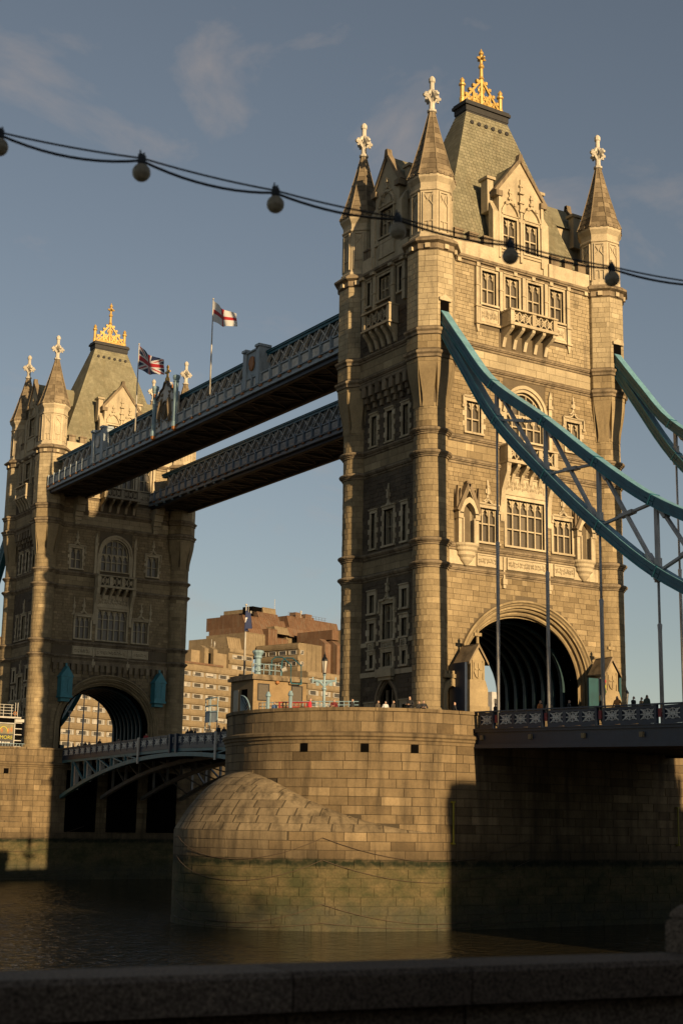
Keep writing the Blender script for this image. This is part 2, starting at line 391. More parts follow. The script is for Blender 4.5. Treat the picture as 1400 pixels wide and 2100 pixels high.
def window(par, fr, c, w_, z0, z1, lights=2, transoms=(), sur=0.22, heads=True, quoin=False, depth=0.42, mt='white', mw=0.11, label=True, arched=None, sill=True):
    """one window: tracery frame > surround, each pane"""
    a, b = c - w_ / 2, c + w_ / 2; lw = w_ / lights
    mb = MB(); d0, d1 = -depth, -depth + 0.22
    rows = [z0, *transoms, z1]; top = rows[-2]
    if arched: az, rise = arched; z1s = az
    else: z1s = z1
    fbox(mb, fr, a, a + mw * .6, z0, z1s, d0, d1); fbox(mb, fr, b - mw * .6, b, z0, z1s, d0, d1)
    fbox(mb, fr, a + mw * .6, b - mw * .6, z0, z0 + mw * .7, d0, d1 - .01)
    for i in range(1, lights): fbox(mb, fr, a + i * lw - mw / 2, a + i * lw + mw / 2, z0 + mw * .7, z1s, d0, d1 + 0.03)
    for z in transoms: fbox(mb, fr, a + mw * .6, b - mw * .6, z - mw / 2, z + mw / 2, d0, d1 - 0.015)
    hr = min(lw * 0.95, (z1s - top) * 0.72)
    if heads:
        for i in range(lights):
            x0, x1 = a + i * lw + mw * .45, a + (i + 1) * lw - mw * .45
            A = arc_pointed(x0, x1, z1s - hr - 0.05, hr, 4); B = [(u, z1s) for u, z in A]
            fstrip(mb, fr, A, B, d0, d1 - 0.03)
            for sgn in (0, 1):      # cusps
                xx = x0 + 0.0 if sgn == 0 else x1; s_ = 1 if sgn == 0 else -1
                fpoly(mb, fr, [(xx, z1s - hr * .95), (xx + s_ * lw * .24, z1s - hr * .62), (xx, z1s - hr * .4)] if s_ > 0 else [(xx, z1s - hr * .95), (xx, z1s - hr * .4), (xx + s_ * lw * .24, z1s - hr * .62)], d0, d1 - 0.06)
    if arched:
        A = arc_pointed(a, b, az, rise, 9); A2 = arc_pointed(a + 0.14, b - 0.14, az, rise - 0.14, 9)
        fstrip(mb, fr, A2, A, d0, d1 + .02)
        fbox(mb, fr, a, b, az - mw / 2, az + mw / 2, d0, d1 + .01)
        for i in range(1, lights):
            x = a + i * lw; hh = [q for q in A if abs(q[0] - x) < w_ / 17]
            zt = max([q[1] for q in hh] + [az + .3]) - 0.05
            fbox(mb, fr, x - mw * .35, x + mw * .35, az, zt, d0, d1)
        for i in range(lights):
            x0, x1 = a + i * lw, a + (i + 1) * lw
            Q = arc_pointed(x0 + .03, x1 - .03, az + rise * .28, lw * .7, 4); Q2 = [(u, z + .1) for u, z in Q]
            if max(abs(x0 - c), abs(x1 - c)) < w_ * .45: fstrip(mb, fr, Q, Q2, d0, d1 - .01)
    win = mb.build('window', mt, par)
    rr = [z0, *transoms, z1s]
    for i in range(lights):
        for j in range(len(rr) - 1):
            x0, x1 = a + i * lw, a + (i + 1) * lw; dd = -depth - 0.03 + rnd.uniform(-.012, .012); tl = rnd.uniform(-.012, .012)
            p = MB(); p.add([fr.p(x0, rr[j], dd - tl), fr.p(x1, rr[j], dd + tl), fr.p(x1, rr[j + 1], dd + tl), fr.p(x0, rr[j + 1], dd - tl)], [(0, 1, 2, 3)], rnd.random()); p.build('pane', 'pane', win)
    if arched:
        p = MB(); A = arc_pointed(a, b, az, rise, 9); p.add([fr.p(u, z, -depth - .03) for u, z in A], [tuple(range(len(A)))[::-1]]); p.build('pane', 'pane', win)
    s = MB()
    if sur:
        for (x0, x1) in ((a - sur, a), (b, b + sur)):
            if quoin:
                n = max(3, round((z1 - z0) / 0.42)); h = (z1 - z0) / n
                for i in range(n):
                    e = 0.20 if i % 2 else 0.0
                    fbox(s, fr, x0 - (e if x0 < c else 0), x1 + (e if x0 > c else 0), z0 + i * h, z0 + (i + 1) * h - .012, -depth, 0.09, rnd.random())
            else: fbox(s, fr, x0, x1, z0, z1s, -depth, 0.10, rnd.random())
            xi = x1 if x0 < c else x0   # chamfered inner order
            fbox(s, fr, xi - .0 if x0 < c else xi - .07, xi + .07 if x0 < c else xi, z0, z1s, -depth, -0.16, 0.4)
        if not arched: fbox(s, fr, a - sur, b + sur, z1, z1 + sur * 1.1, -depth, 0.115, rnd.random()); fbox(s, fr, a - sur - .05, b + sur + .05, z1 + sur * 1.1, z1 + sur * 1.1 + .1, -.02, 0.2, .3)
        if sill: fbox(s, fr, a - sur - .05, b + sur + .05, z0 - .16, z0, -depth, 0.2, rnd.random())
        s.build('surround', mt, win)
    return win
def ogee_finial(par, fr, c, z0, z1, w_=0.5, mt='white'):
    """carved niche figure above a window: stem, canopy block, cross arms"""
    b = MB(); h = z1 - z0
    fpoly(b, fr, [(c - w_ * .9, z0), (c + w_ * .9, z0), (c + w_ * .3, z0 + h * .12), (c + w_ * .12, z0 + h * .3), (c - w_ * .12, z0 + h * .3), (c - w_ * .3, z0 + h * .12)], -.02, .14, .6)
    fbox(b, fr, c - w_ * .2, c + w_ * .2, z0 + h * .3, z0 + h * .62, -.02, .22, .7)
    fbox(b, fr, c - w_ * .45, c + w_ * .45, z0 + h * .36, z0 + h * .54, -.02, .16, .5)
    fbox(b, fr, c - w_ * .26, c + w_ * .26, z0 + h * .62, z0 + h * .7, -.02, .26, .4)
    fbox(b, fr, c - w_ * .14, c + w_ * .14, z0 + h * .7, z0 + h * .9, -.02, .15, .7)
    fpoly(b, fr, [(c - w_ * .14, z0 + h * .9), (c + w_ * .14, z0 + h * .9), (c, z0 + h)], -.02, .12, .6)
    return b.build('ornament', mt, par)
def hood(par, fr, a, b, z, drop=0.7, mt='white'):
    m = MB(); c = (a + b) / 2
    A = [(a, z - drop), (a, z), (c - .45, z + .02), (c - .15, z + .2), (c, z + .5), (c + .15, z + .2), (c + .45, z + .02), (b, z), (b, z - drop)]
    for p, q in zip(A[:-1], A[1:]):
        bar(m, fr.p(p[0], p[1], .14), fr.p(q[0], q[1], .14), .13, .2, .4, up=fr.n)
    for x in (a, b): fbox(m, fr, x - .14, x + .14, z - drop - .2, z - drop + .02, 0, .24, .3)
    return m.build('hood_moulding', mt, par)
def string(mb, fr, a, b, z, pr=0.28, h=0.5, tone=0.5):
    P = fr.p
    prof = [(0, z - h), (pr * .3, z - h + .05), (pr * .3, z - h * .62), (pr * .75, z - h * .55), (pr * .75, z - h * .42), (pr, z - h * .34), (pr, z - .03), (0, z + .1)]
    vs = [P(a, zz, d) for d, zz in prof] + [P(b, zz, d) for d, zz in prof]; n = len(prof)
    mb.add(vs, [(i, n + i, n + i + 1, i + 1) for i in range(n - 1)] + [tuple(range(n)), tuple(range(2 * n - 1, n - 1, -1))], tone)
def balcony(par, fr, hw, z0, z1, dep, zb, nbr, mt='white', pan=2):
    bl = MB()
    fbox(bl, fr, -hw - .1, hw + .1, z0, z0 + .16, 0, dep + .1, .4); fbox(bl, fr, -hw - .02, hw + .02, z0 + .16, z0 + .3, 0, dep, .5)
    for x in [-hw + .16 + i * (2 * hw - .32) / pan for i in range(pan + 1)]: fbox(bl, fr, x - .2, x + .2, z0 + .3, z1 - .14, dep - .34, dep + .02, rnd.random())
    for s in (-1, 1): fbox(bl, fr, s * hw - (.22 if s > 0 else 0), s * hw + (.22 if s < 0 else 0), z0 + .3, z1 - .14, 0, dep - .34, .5)
    fbox(bl, fr, -hw - .08, hw + .08, z1 - .14, z1, dep - .4, dep + .1, .3)
    for s in (-1, 1): fbox(bl, fr, s * hw - (.3 if s > 0 else .08), s * hw + (.3 if s < 0 else .08), z1 - .14, z1 - .003, 0, dep - .4, .3)
    B = bl.build('balcony', mt, par)
    for i in range(pan):    # pierced quatrefoil panels
        c0 = -hw + .36 + i * (2 * hw - .32) / pan; c1 = c0 + (2 * hw - .32) / pan - .4
        m = MB(); n = max(2, round((c1 - c0) / .75)); ww = (c1 - c0) / n; zc = (z0 + .3 + z1 - .14) / 2; R = min(ww, z1 - z0 - .5) * .34
        for k in range(n):
            cc = c0 + (k + .5) * ww
            for q in range(4):
                cx, cz = cc + R * .62 * cos(q * pi / 2 + pi / 4), zc + R * .62 * sin(q * pi / 2 + pi / 4)
                tube(m, [fr.p(cx + R * .6 * cos(j * pi / 4), cz + R * .6 * sin(j * pi / 4), dep - .16) for j in range(9)], .055, 5, .5, cap=False)
            for e in (-1, 1): bar(m, fr.p(cc - ww / 2, zc - e * (z1 - z0 - .44) / 2, dep - .16), fr.p(cc + ww / 2, zc + e * (z1 - z0 - .44) / 2, dep - .16), .08, .1, .5, up=fr.n)
        m.build('pierced_panel', mt, B)
    for i in range(nbr):    # scroll brackets
        x = -hw + .22 + i * (2 * hw - .44) / (nbr - 1); m = MB()
        pts = [(0, zb), (.18, zb + .05), (.28, zb + (z0 - zb) * .25), (.42, zb + (z0 - zb) * .5), (dep * .75, zb + (z0 - zb) * .72), (dep * .95, zb + (z0 - zb) * .85), (dep * .98, z0), (0, z0)]
        vs = [fr.p(x - .16, z, d) for d, z in pts] + [fr.p(x + .16, z, d) for d, z in pts]; n = len(pts)
        m.add(vs, [tuple(range(n))[::-1], tuple(range(n, 2 * n))] + [(j, (j + 1) % n, (j + 1) % n + n, j + n) for j in range(n)], rnd.random())
        m.build('bracket', mt, B)
    return B
def carved(par, fr, a, b, z0, z1, mt='white'):
    m = MB(); fbox(m, fr, a, b, z0, z1, 0, .07, .6)
    for (x0, x1, y0, y1) in ((a, b, z0, z0 + .1), (a, b, z1 - .1, z1), (a, a + .1, z0 + .1, z1 - .1), (b - .1, b, z0 + .1, z1 - .1)): fbox(m, fr, x0, x1, y0, y1, .07, .16, .7)
    n = max(2, int((b - a) / .42)); w_ = (b - a - .3) / n; zc = (z0 + z1) / 2; H = (z1 - z0) * .36
    for i in range(n):
        c = a + .15 + (i + .5) * w_; up = 1 if i % 2 else -1
        for k in range(4):
            an = k * pi / 2 + rnd.uniform(-.3, .3) + .6 * up; L = H * rnd.uniform(.7, 1.05)
            x, z = c + cos(an) * w_ * .55, zc + sin(an) * L; px, pz = -sin(an) * w_ * .22, cos(an) * H * .3
            m.add([fr.p(c, zc, .10), fr.p((c + x) / 2 + px, (zc + z) / 2 + pz, .08), fr.p(x, z, .12), fr.p((c + x) / 2 - px, (zc + z) / 2 - pz, .08), fr.p((c + x) / 2, (zc + z) / 2, .19)],
                  [(0, 1, 4), (1, 2, 4), (2, 3, 4), (3, 0, 4)], rnd.random())
    return m.build('carved_panel', mt, par)
def parapet(par, fr, spans, z0=47.2, z1=48.55, zm=49.4):
    for a, c in spans:
        P_ = part('parapet', 'white', par, lambda b: fbox(b, fr, a, c, z0, z1, -.42, .06, .7))
        n = max(1, int((c - a) / 1.25)); w_ = (c - a) / n
        for i in range(n):
            m = MB(); x0, x1 = a + i * w_ + w_ * .18, a + i * w_ + w_ * .74
            fbox(m, fr, x0, x1, z1, zm - .14, -.42, .05, rnd.random()); fbox(m, fr, x0 - .08, x1 + .08, zm - .14, zm + .02, -.5, .14, .1); fbox(m, fr, x0 + .06, x1 - .06, zm + .02, zm + .1, -.3, .0, .1)
            m.build('merlon', 'mould', P_)
def dormer(par, fr, hw, zs, zap, kind, back):
    z0 = 47.25; b = MB()
    if kind == 'wide': wins = [(-1.2, 1.5, 48.95, 51.75, 2), (1.2, 1.5, 48.95, 51.75, 2)]
    else: wins = [(0, 1.9, 49.9, 52.4, 3)]
    holes = [(c - w_ / 2, c + w_ / 2, a, e) for c, w_, a, e, l in wins]
    wall_grid(b, fr, -hw, hw, z0, zs, holes, .45)
    b.add([fr.p(-hw, zs), fr.p(hw, zs), fr.p(0, zap)], [(0, 1, 2)])
    for s in (-1, 1):
        q = [fr.p(s * hw, z0), fr.p(s * hw, zs), fr.p(s * hw, zs, -back), fr.p(s * hw, z0, -back)]
        b.add(q, [(0, 1, 2, 3)] if s < 0 else [(3, 2, 1, 0)], .3)
    D = b.build('dormer', 'white', par)
    m = MB()
    for s in (-1, 1):   # slated gable roof and stone coping
        q = [fr.p(s * (hw + .25), zs - .2, -.05), fr.p(0, zap + .1, -.05), fr.p(0, zap + .1, -back - 1.5), fr.p(s * (hw + .25), zs - .2, -back - 1.5)]
        m.add(q, [(0, 1, 2, 3)], .4)
    m.build('gable_roof', 'slate', D)
    m = MB()
    for s in (-1, 1):
        bar(m, fr.p(s * (hw + .3), zs - .3, -.1), fr.p(0, zap + .22, -.1), .3, .55, .4, up=fr.n)
        fbox(m, fr, s * hw - .35, s * hw + .35, zs - .75, zs - .25, -.5, .3, .4)
    fpoly(m, fr, [(-.3, zap), (.3, zap), (.16, zap + .7), (-.16, zap + .7)], -.3, .2, .4)
    m.build('coping', 'mould', D)
    for s in (-1, 1):   # flanking piers with moulded caps
        m = MB(); x = s * (hw + .28)
        fbox(m, fr, x - .3, x + .3, z0, zs - 2.2, -.5, .12, .6)
        m.add([fr.p(x - .3, zs - 2.2, .12), fr.p(x + .3, zs - 2.2, .12), fr.p(x + .3, zs - 2.2, -.5), fr.p(x - .3, zs - 2.2, -.5), fr.p(x - .22, zs - 1.2, -.45), fr.p(x + .22, zs - 1.2, -.45)], [(0, 1, 5, 4), (1, 2, 5), (0, 4, 3), (2, 3, 4, 5)], .3)
        fbox(m, fr, x - .32, x + .32, zs - 2.0, zs + .95, -1.5, -.62, .6); fbox(m, fr, x - .48, x + .48, zs + .95, zs + 1.2, -1.7, -.45, .2)
        m.build('buttress', 'white', D)
    for c, w_, a, e, l in wins:
        window(D, fr, c, w_, a, e, l, (a + 1.35,), .2)
        m = MB()
        A = arc_pointed(c - w_ / 2 - .2, c + w_ / 2 + .2, e - .1, 1.55, 6); B = [(c + (u - c) * 1.16, e - .1 + (z - e + .1) * 1.14) for u, z in A]
        fstrip(m, fr, A, B, -.02, .2, .5)
        for u, z in (A[3], A[-4]): fbox(m, fr, u - .12, u + .12, z + .1, z + .35, 0, .28, .2)
        for q in (0.0, .55): fbox(m, fr, c - .22 + q * .1, c + .22 - q * .1, e + 1.75 + q, e + 1.95 + q, 0, .2, .3)
        fbox(m, fr, c - .07, c + .07, e + 1.5, e + 2.75, 0, .16, .5)
        m.build('ogee_canopy', 'white', D)
    if kind == 'wide':
        m = MB(); fbox(m, fr, -.13, .13, 48, 54.2, 0, .2, .6)
        for z in (52.6, 53.4, 54.3): fbox(m, fr, -.28, .28, z, z + .16, 0, .3, .4)
        fbox(m, fr, -.2, .2, 55.0, 55.15, 0, .2, .4); fbox(m, fr, -.06, .06, 54.4, 55.7, 0, .15, .6)
        for s in (-1, 1): fbox(m, fr, s * (hw - .14) - .13, s * (hw - .14) + .13, 48, 53.6, 0, .18, .6)
        fbox(m, fr, -hw, hw, 48.55, 48.75, 0, .12, .3)
        m.build('shaft', 'white', D)
    else:
        m = MB(); tube(m, [fr.p(.62 * cos(k * pi / 6), 53.2 + .62 * sin(k * pi / 6), .05) for k in range(13)], .1, 6, .5, cap=False)
        m.build('roundel', 'white', D); part('apron_panel', 'white', D, lambda m: (fbox(m, fr, -1.2, 1.2, 48.0, 49.3, 0, .12, .5), fbox(m, fr, -hw, hw, 49.3, 49.62, 0, .15, .3)))
def cross_finial(par, cx, cy, z0, z1):
    b = MB(); h = z1 - z0
    lathe(b, cx, cy, [(.26, z0 - .5), (.27, z0), (.42, z0 + .06), (.42, z0 + .22), (.26, z0 + .34), (.24, z0 + h * .3), (.2, z0 + h * .82), (.29, z0 + h * .85), (.29, z0 + h * .93), (.12, z0 + h)], 8, pi / 8, .6)
    za = z0 + h * .44
    for k in range(4):
        a = k * pi / 2; d = Vector((cos(a), sin(a), 0)); c = Vector((cx, cy, za))
        tube(b, [c - d * .05 + Vector((0, 0, -.6)), c + d * .32 + Vector((0, 0, -.2)), c + d * .52, c + d * .88 + Vector((0, 0, .02))], [.22, .18, .25, .13], 6, .6)
        tube(b, [c + d * .62 + Vector((0, 0, -.38)), c + d * .62 + Vector((0, 0, .34))], [.1, .1], 5, .6)
        tube(b, [c + d * .15 + Vector((0, 0, .55)), c + d * .42 + Vector((0, 0, .18))], [.16, .16], 5, .6)
    return b.build('cross_finial', 'cross', par)
def octfr(cx, cy, apo, k):
    a = k * pi / 4
    return Fr((cx + apo * cos(a), cy + apo * sin(a), 0), (-sin(a), cos(a), 0), (cos(a), sin(a), 0))
def column(T, cx, cy, groups, detail, chain_side):
    R = 1.36; RO = 1.85; hs_ = RO * math.tan(pi / 8)
    b = MB()
    lathe(b, cx, cy, [(R, 7.2), (R, 37.0)], 28, 0, .5)
    lathe(b, cx, cy, [(RO, 36.9), (RO, 47.2)], 8, pi / 8, .5, apo=True)
    for k in range(8):      # tongues that taper the octagon down on to the round shaft
        fr = octfr(cx, cy, 0, k); zs = [33.3, 33.8, 34.3, 34.8, 35.3, 35.8, 36.3, 36.7, 36.95]; vs = []; nz_ = len(zs)
        for z in zs:
            t = (z - 33.3) / 3.65; s = t * t * (3 - 2 * t); d = 1.385 + .465 * s; n_ = .20 * max(0, 1 - t) ** .8 * min(1, t * 3 + .45)
            hw_ = d * math.tan(pi / 8) - n_
            vs += [fr.p(-hw_, z, d), fr.p(hw_, z, d), fr.p(-hw_ * .93, z, 1.15), fr.p(hw_ * .93, z, 1.15)]
        fs = []
        for i in range(nz_ - 1):
            o = 4 * i; fs += [(o, o + 1, o + 5, o + 4), (o + 2, o, o + 4, o + 6), (o + 1, o + 3, o + 7, o + 5)]
        b.add(vs, fs, rnd.uniform(.3, .6), 1)
    colm = b.build('column', ['core', 'ashlar'], T)
    for z in ZL[3:]:
        m = MB(); lathe(m, cx, cy, [(1.36, z - .5), (1.47, z - .47), (1.47, z - .36), (1.57, z - .33), (1.57, z - .28), (1.7, z - .2), (1.75, z - .1), (1.7, z - .01), (1.6, z + .03), (1.36, z + .12)], 32, 0, .5, cap=False); m.build('ring_moulding', 'mould', colm)
    for z in ZL[1:3]:
        m = MB(); lathe(m, cx, cy, [(1.85, z - .55), (1.97, z - .5), (1.97, z - .3), (2.12, z - .16), (2.12, z), (1.85, z + .15)], 8, pi / 8, .5, apo=True, cap=False); m.build('ring_moulding', 'mould', colm)
    m = MB(); z = ZL[0]
    lathe(m, cx, cy, [(1.85, z - .75), (1.98, z - .68), (1.98, z - .25), (2.3, z - .1), (2.3, z + .06), (1.9, z + .4)], 8, pi / 8, .4, apo=True)
    m.build('cornice', 'mould', colm)
    for k in range(8):
        fr = octfr(cx, cy, 1.98, k)
        m = MB(); fbox(m, fr, -.2, .2, z - .66, z - .28, 0, .16, .5); m.build('boss', 'white', colm)
    m = MB()
    lathe(m, cx, cy, [(1.95, 7.2), (1.95, 8.0), (1.75, 8.2), (1.75, 8.75), (1.62, 8.95), (1.62, 9.25), (1.45, 9.4), (1.36, 9.5)], 28, 0, .5, cap=False); m.build('plinth', 'ashlar', colm, False)
    vis = (pi * .78, pi * 1.98)
    edges = [9.5] + [x for z in ZL[:2:-1] for x in (z - .5, z + .12)] + [33.6]
    for i in range(0, len(edges), 2):
        groups.append((round_stones(cx, cy, R, vis[0], vis[1], edges[i], edges[i + 1], .46, .75, 1.35), colm, 'ashlar'))
    for k in (4, 5, 6, 7):
        for z0, z1 in ((38.0, 39.1), (39.85, 46.3)):
            hl = [(-.42, .42, 40.5, 42.0)] if chain_side and k == 6 else []
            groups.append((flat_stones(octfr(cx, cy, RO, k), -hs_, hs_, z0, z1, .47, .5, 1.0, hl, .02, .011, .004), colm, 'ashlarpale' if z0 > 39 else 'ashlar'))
        groups.append((flat_stones(octfr(cx, cy, RO, k), -hs_, hs_, 36.9, 37.2, .3, .5, 1.0, (), .02, .011, .004), colm, 'ashlar'))
    # turret
    z = 47.4; RT_ = 1.62; ht = RT_ * math.tan(pi / 8)
    b = MB(); lathe(b, cx, cy, [(RT_ + .12, z - .1), (RT_ + .12, z + .35), (RT_, z + .5), (RT_, 51.6), (RT_ + .1, 51.66), (RT_ + .1, 51.8), (RT_, 51.9), (RT_ + .02, 52.35), (RT_ + .28, 52.75), (RT_ + .28, 52.98), (RT_, 53.05)], 8, pi / 8, .6, apo=True)
    tu = b.build('turret', 'white', T)
    for k in (range(8) if detail else (4, 5, 6, 7)):
        fr = octfr(cx, cy, RT_, k); m = MB()
        for s in (-1, 1):
            fbox(m, fr, s * ht * .62 - .06, s * ht * .62 + .06, 48.1, 51.4, -.01, .1, .7)
            bar(m, fr.p(s * ht * .62, 50.3, .04), fr.p(s * .05, 50.8, .04), .09, .08, .6, up=fr.n); bar(m, fr.p(s * .05, 50.8, .04), fr.p(s * ht * .5, 51.35, .04), .09, .08, .6, up=fr.n)
        fbox(m, fr, -ht * .62 - .06, ht * .62 + .06, 51.4, 51.52, -.01, .1, .7); fbox(m, fr, -ht * .62, ht * .62, 48.9, 49.0, -.01, .08, .6); fbox(m, fr, -.04, .04, 48.2, 48.9, -.01, .08, .6)
        m.build('tracery_panel', 'white', tu)
        m = MB()
        for q in (-.5, 0, .5): fbox(m, octfr(cx, cy, RT_ + .28, k), q * 1.1 - .15, q * 1.1 + .15, 52.95, 53.2, -.25, .06, rnd.random())
        m.build('battlement', 'mould', tu)
    b = MB(); nC = 12; z0, z1 = 53.02, 59.3; vs = []
    prof = lambda t: max(.24, 1.82 * (1 - t) ** 1.04 + .23 * t + .1 * (1 - t) ** 8)
    for i in range(nC):
        ta, tb = i / nC, (i + 1) / nC; ra, rb = prof(ta) + .035, prof(tb) + .012; za, zb = z0 + (z1 - z0) * ta, z0 + (z1 - z0) * tb
        kk = 1 / cos(pi / 8)
        for k in range(8):
            a0, a1 = pi / 8 + k * pi / 4, pi / 8 + (k + 1) * pi / 4
            nsp = 2 if i < 7 else 1; cutp = rnd.uniform(.35, .65)
            for q0, q1 in ([(0, cutp), (cutp, 1)] if nsp == 2 else [(0, 1)]):
                def pt(r_, q, zz):
                    p0 = (cx + r_ * kk * cos(a0), cy + r_ * kk * sin(a0)); p1 = (cx + r_ * kk * cos(a1), cy + r_ * kk * sin(a1))
                    return (p0[0] + (p1[0] - p0[0]) * q, p0[1] + (p1[1] - p0[1]) * q, zz)
                b.add([pt(ra, q0, za), pt(ra, q1, za), pt(rb, q1, zb - .01), pt(rb, q0, zb - .01), pt(ra - .1, q0, za), pt(ra - .1, q1, za)], [(0, 1, 2, 3), (4, 5, 1, 0)], rnd.random() ** 1.2)
    sp = b.build('spire', 'spire', tu)
    m = MB()
    for k in range(8):
        a = pi / 8 + k * pi / 4; kk = 1 / cos(pi / 8)
        tube(m, [(cx + (prof(t) + .02) * kk * cos(a), cy + (prof(t) + .02) * kk * sin(a), z0 + (z1 - z0) * t) for t in (0, .1, .25, .5, .75, 1)], [.075, .07, .06, .05, .045, .04], 5, .8)
    m.build('spire_rib', 'spire', tu)
    cross_finial(tu, cx, cy, 59.3, 62.67)
    return colm
def south_face(T, fr, groups, near):
    W_ = []
    holes = []
    HW = 8.25
    def win(c, w_, z0, z1, l, tr, sur=.22, **k):
        holes.append((c - w_ / 2, c + w_ / 2, z0, z1)); W_.append((c, w_, z0, z1, l, tr, sur, k))
    for c in (-3.73, -1.24, 1.24, 3.73): win(c, 1.5, 43.35, 46.25, 2, (44.75,), .2)
    for c in (-5.38, 5.38): win(c, 1.5, 32.0, 34.6, 2, (33.2,), .25, quoin=True)
    holes.append((-1.95, 1.95, 32.1, 36.35)); W_.append((0, 3.9, 32.1, 34.6, 5, (33.3,), .25, dict(arched=(34.3, 2.0))))
    win(0, 4.0, 23.05, 26.95, 5, (24.5, 25.8), .28)
    for c in (-4.02, 4.02): win(c, 2.05, 23.05, 25.85, 3, (24.6,), .24)
    holes.append((-6.72, 6.72, 7.0, 18.25))
    b = MB(); wall_grid(b, fr, -HW, HW, 7.2, 47.2, holes, .5)
    A = ellarc(6.72, 6.22, 12.0, 24); fstrip(b, fr, A, [(u, 18.26) for u, z in A], -.5, .001)
    A = arc_pointed(-1.95, 1.95, 34.3, 2.04, 9); fstrip(b, fr, A, [(u, 36.36) for u, z in A], -.3, .001)
    wl = b.build('wall', 'core', T)
    for c, w_, z0, z1, l, tr, sur, k in W_: window(T, fr, c, w_, z0, z1, l, tr, sur, **k)
    # archivolt
    m = MB(); sec = [(7.15, 6.63, -.02), (7.15, 6.63, .26), (7.0, 6.48, .3), (6.93, 6.4, .16), (6.8, 6.28, .1), (6.74, 6.22, -.02), (6.6, 6.05, -.03), (6.58, 6.02, -.3), (6.46, 5.92, -.24), (6.36, 5.82, -.34), (6.34, 5.78, -.62), (6.2, 5.62, -.6), (6.1, 5.5, -.7), (6.08, 5.46, -1.0), (5.98, 5.34, -1.0), (5.95, 5.25, -1.4)]
    n = 40; rows = []
    for a, b_, d in sec: rows.append([fr.p(-a, 8.0, d)] + [fr.p(u, z, d) for u, z in ellarc(a, b_, 12.0, n)] + [fr.p(a, 8.0, d)])
    k = n + 3
    for i in range(len(sec) - 1):
        for j in range(k - 1): m.add([rows[i][j], rows[i][j + 1], rows[i + 1][j + 1], rows[i + 1][j]], [(0, 1, 2, 3)], .25 + .5 * ((i * 7 + j // 2 * 13) % 10) / 10)
    m.build('archivolt', 'ashlar', T)
    # string courses
    for z in ZL[1:]: part('string_course', 'mould', T, lambda s: string(s, fr, -HW, HW, z, .26, .5, rnd.uniform(.3, .7)))
    s = MB(); string(s, fr, -HW, HW, ZL[0] + .05, .42, .7, .5); CO = s.build('cornice', 'mould', T)
    for x in [-7, -5, -3, -1, 1, 3, 5, 7]:
        m = MB(); fbox(m, fr, x - .18, x + .18, 46.45, 46.8, 0, .3, .6); m.build('boss', 'white', CO)
    # window order under the cornice
    for x in (-5.0, -2.48, 0, 2.48, 5.0): part('pilaster', 'white', T, lambda m: (fbox(m, fr, x - .17, x + .17, 43.0, 46.5, 0, .2, .6), fbox(m, fr, x - .22, x + .22, 44.8, 44.92, 0, .26, .4)))
    for s_ in (-1, 1):
        m = MB()
        fbox(m, fr, s_ * 5.0 - .2, s_ * 5.0 + .2, 41.55, 43.0, 0, .24, .6); fbox(m, fr, s_ * 5.0 - .3, s_ * 5.0 + .3, 42.9, 43.1, 0, .34, .3); fbox(m, fr, s_ * 5.0 - .28, s_ * 5.0 + .28, 41.4, 41.58, 0, .34, .3)
        fpoly(m, fr, [(s_ * 5.0 - .18, 41.4), (s_ * 5.0 - .06, 40.75), (s_ * 5.0 + .06, 40.75), (s_ * 5.0 + .18, 41.4)], 0, .2, .5)
        m.build('pendant', 'white', T)
        part('ledge', 'white', T, lambda m: fbox(m, fr, min(s_ * 2.6, s_ * 4.72), max(s_ * 2.6, s_ * 4.72), 41.5, 41.68, 0, .2, .3))
    for s_ in (-1, 1): carved(T, fr, min(s_ * 2.7, s_ * 4.7), max(s_ * 2.7, s_ * 4.7), 41.72, 43.05)
    balcony(T, fr, 2.5, 41.5, 42.95, 1.45, 39.85, 5)
    if not near: pass
    balcony(T, fr, 2.65, 29.75, 31.35, 1.1, 28.3, 6, pan=3)
    for s_ in (-1, 1):      # tall scrolled consoles beside the oriel
        m = MB()
        pts = [(0, 24.9), (.16, 25.0), (.2, 26.6), (.34, 27.6), (.7, 28.4), (1.0, 29.0), (1.05, 29.75), (0, 29.75)]
        x = s_ * 2.5; vs = [fr.p(x - .2, z, d) for d, z in pts] + [fr.p(x + .2, z, d) for d, z in pts]; n = len(pts)
        m.add(vs, [tuple(range(n))[::-1], tuple(range(n, 2 * n))] + [(j, (j + 1) % n, (j + 1) % n + n, j + n) for j in range(n)], .6)
        m.build('console', 'white', T)
    carved(T, fr, -2.25, 2.25, 27.35, 28.9)
    for c in (-5.38, 5.38): hood(T, fr, c - 1.15, c + 1.15, 34.98, .8); ogee_finial(T, fr, c, 35.3, 36.95, .5)
    for c in (-4.02, 4.02): hood(T, fr, c - 1.2, c + 1.2, 26.2, .5); ogee_finial(T, fr, c, 26.4, 28.3, .55)
    m = MB()
    A = arc_pointed(-2.2, 2.2, 34.3, 2.3, 9); B = arc_pointed(-2.45, 2.45, 34.3, 2.6, 9); fstrip(m, fr, A, B, 0, .24, .4)
    A2 = arc_pointed(-1.95, 1.95, 34.3, 2.04, 9); fstrip(m, fr, A2, A, -.4, .1, .6)
    for s_ in (-1, 1): fbox(m, fr, s_ * 2.3 - .2, s_ * 2.3 + .2, 31.6, 34.3, 0, .12, .6)
    m.build('arch_moulding', 'white', T)
    for s_ in (-1, 1): part('pinnacle', 'white', T, lambda m: (fbox(m, fr, s_ * 2.75 - .17, s_ * 2.75 + .17, 31.6, 36.2, 0, .2, .6), fpoly(m, fr, [(s_ * 2.75 - .2, 36.2), (s_ * 2.75 + .2, 36.2), (s_ * 2.75, 36.9)], 0, .25, .5), fbox(m, fr, s_ * 2.75 - .26, s_ * 2.75 + .26, 35.3, 35.6, 0, .3, .4)))
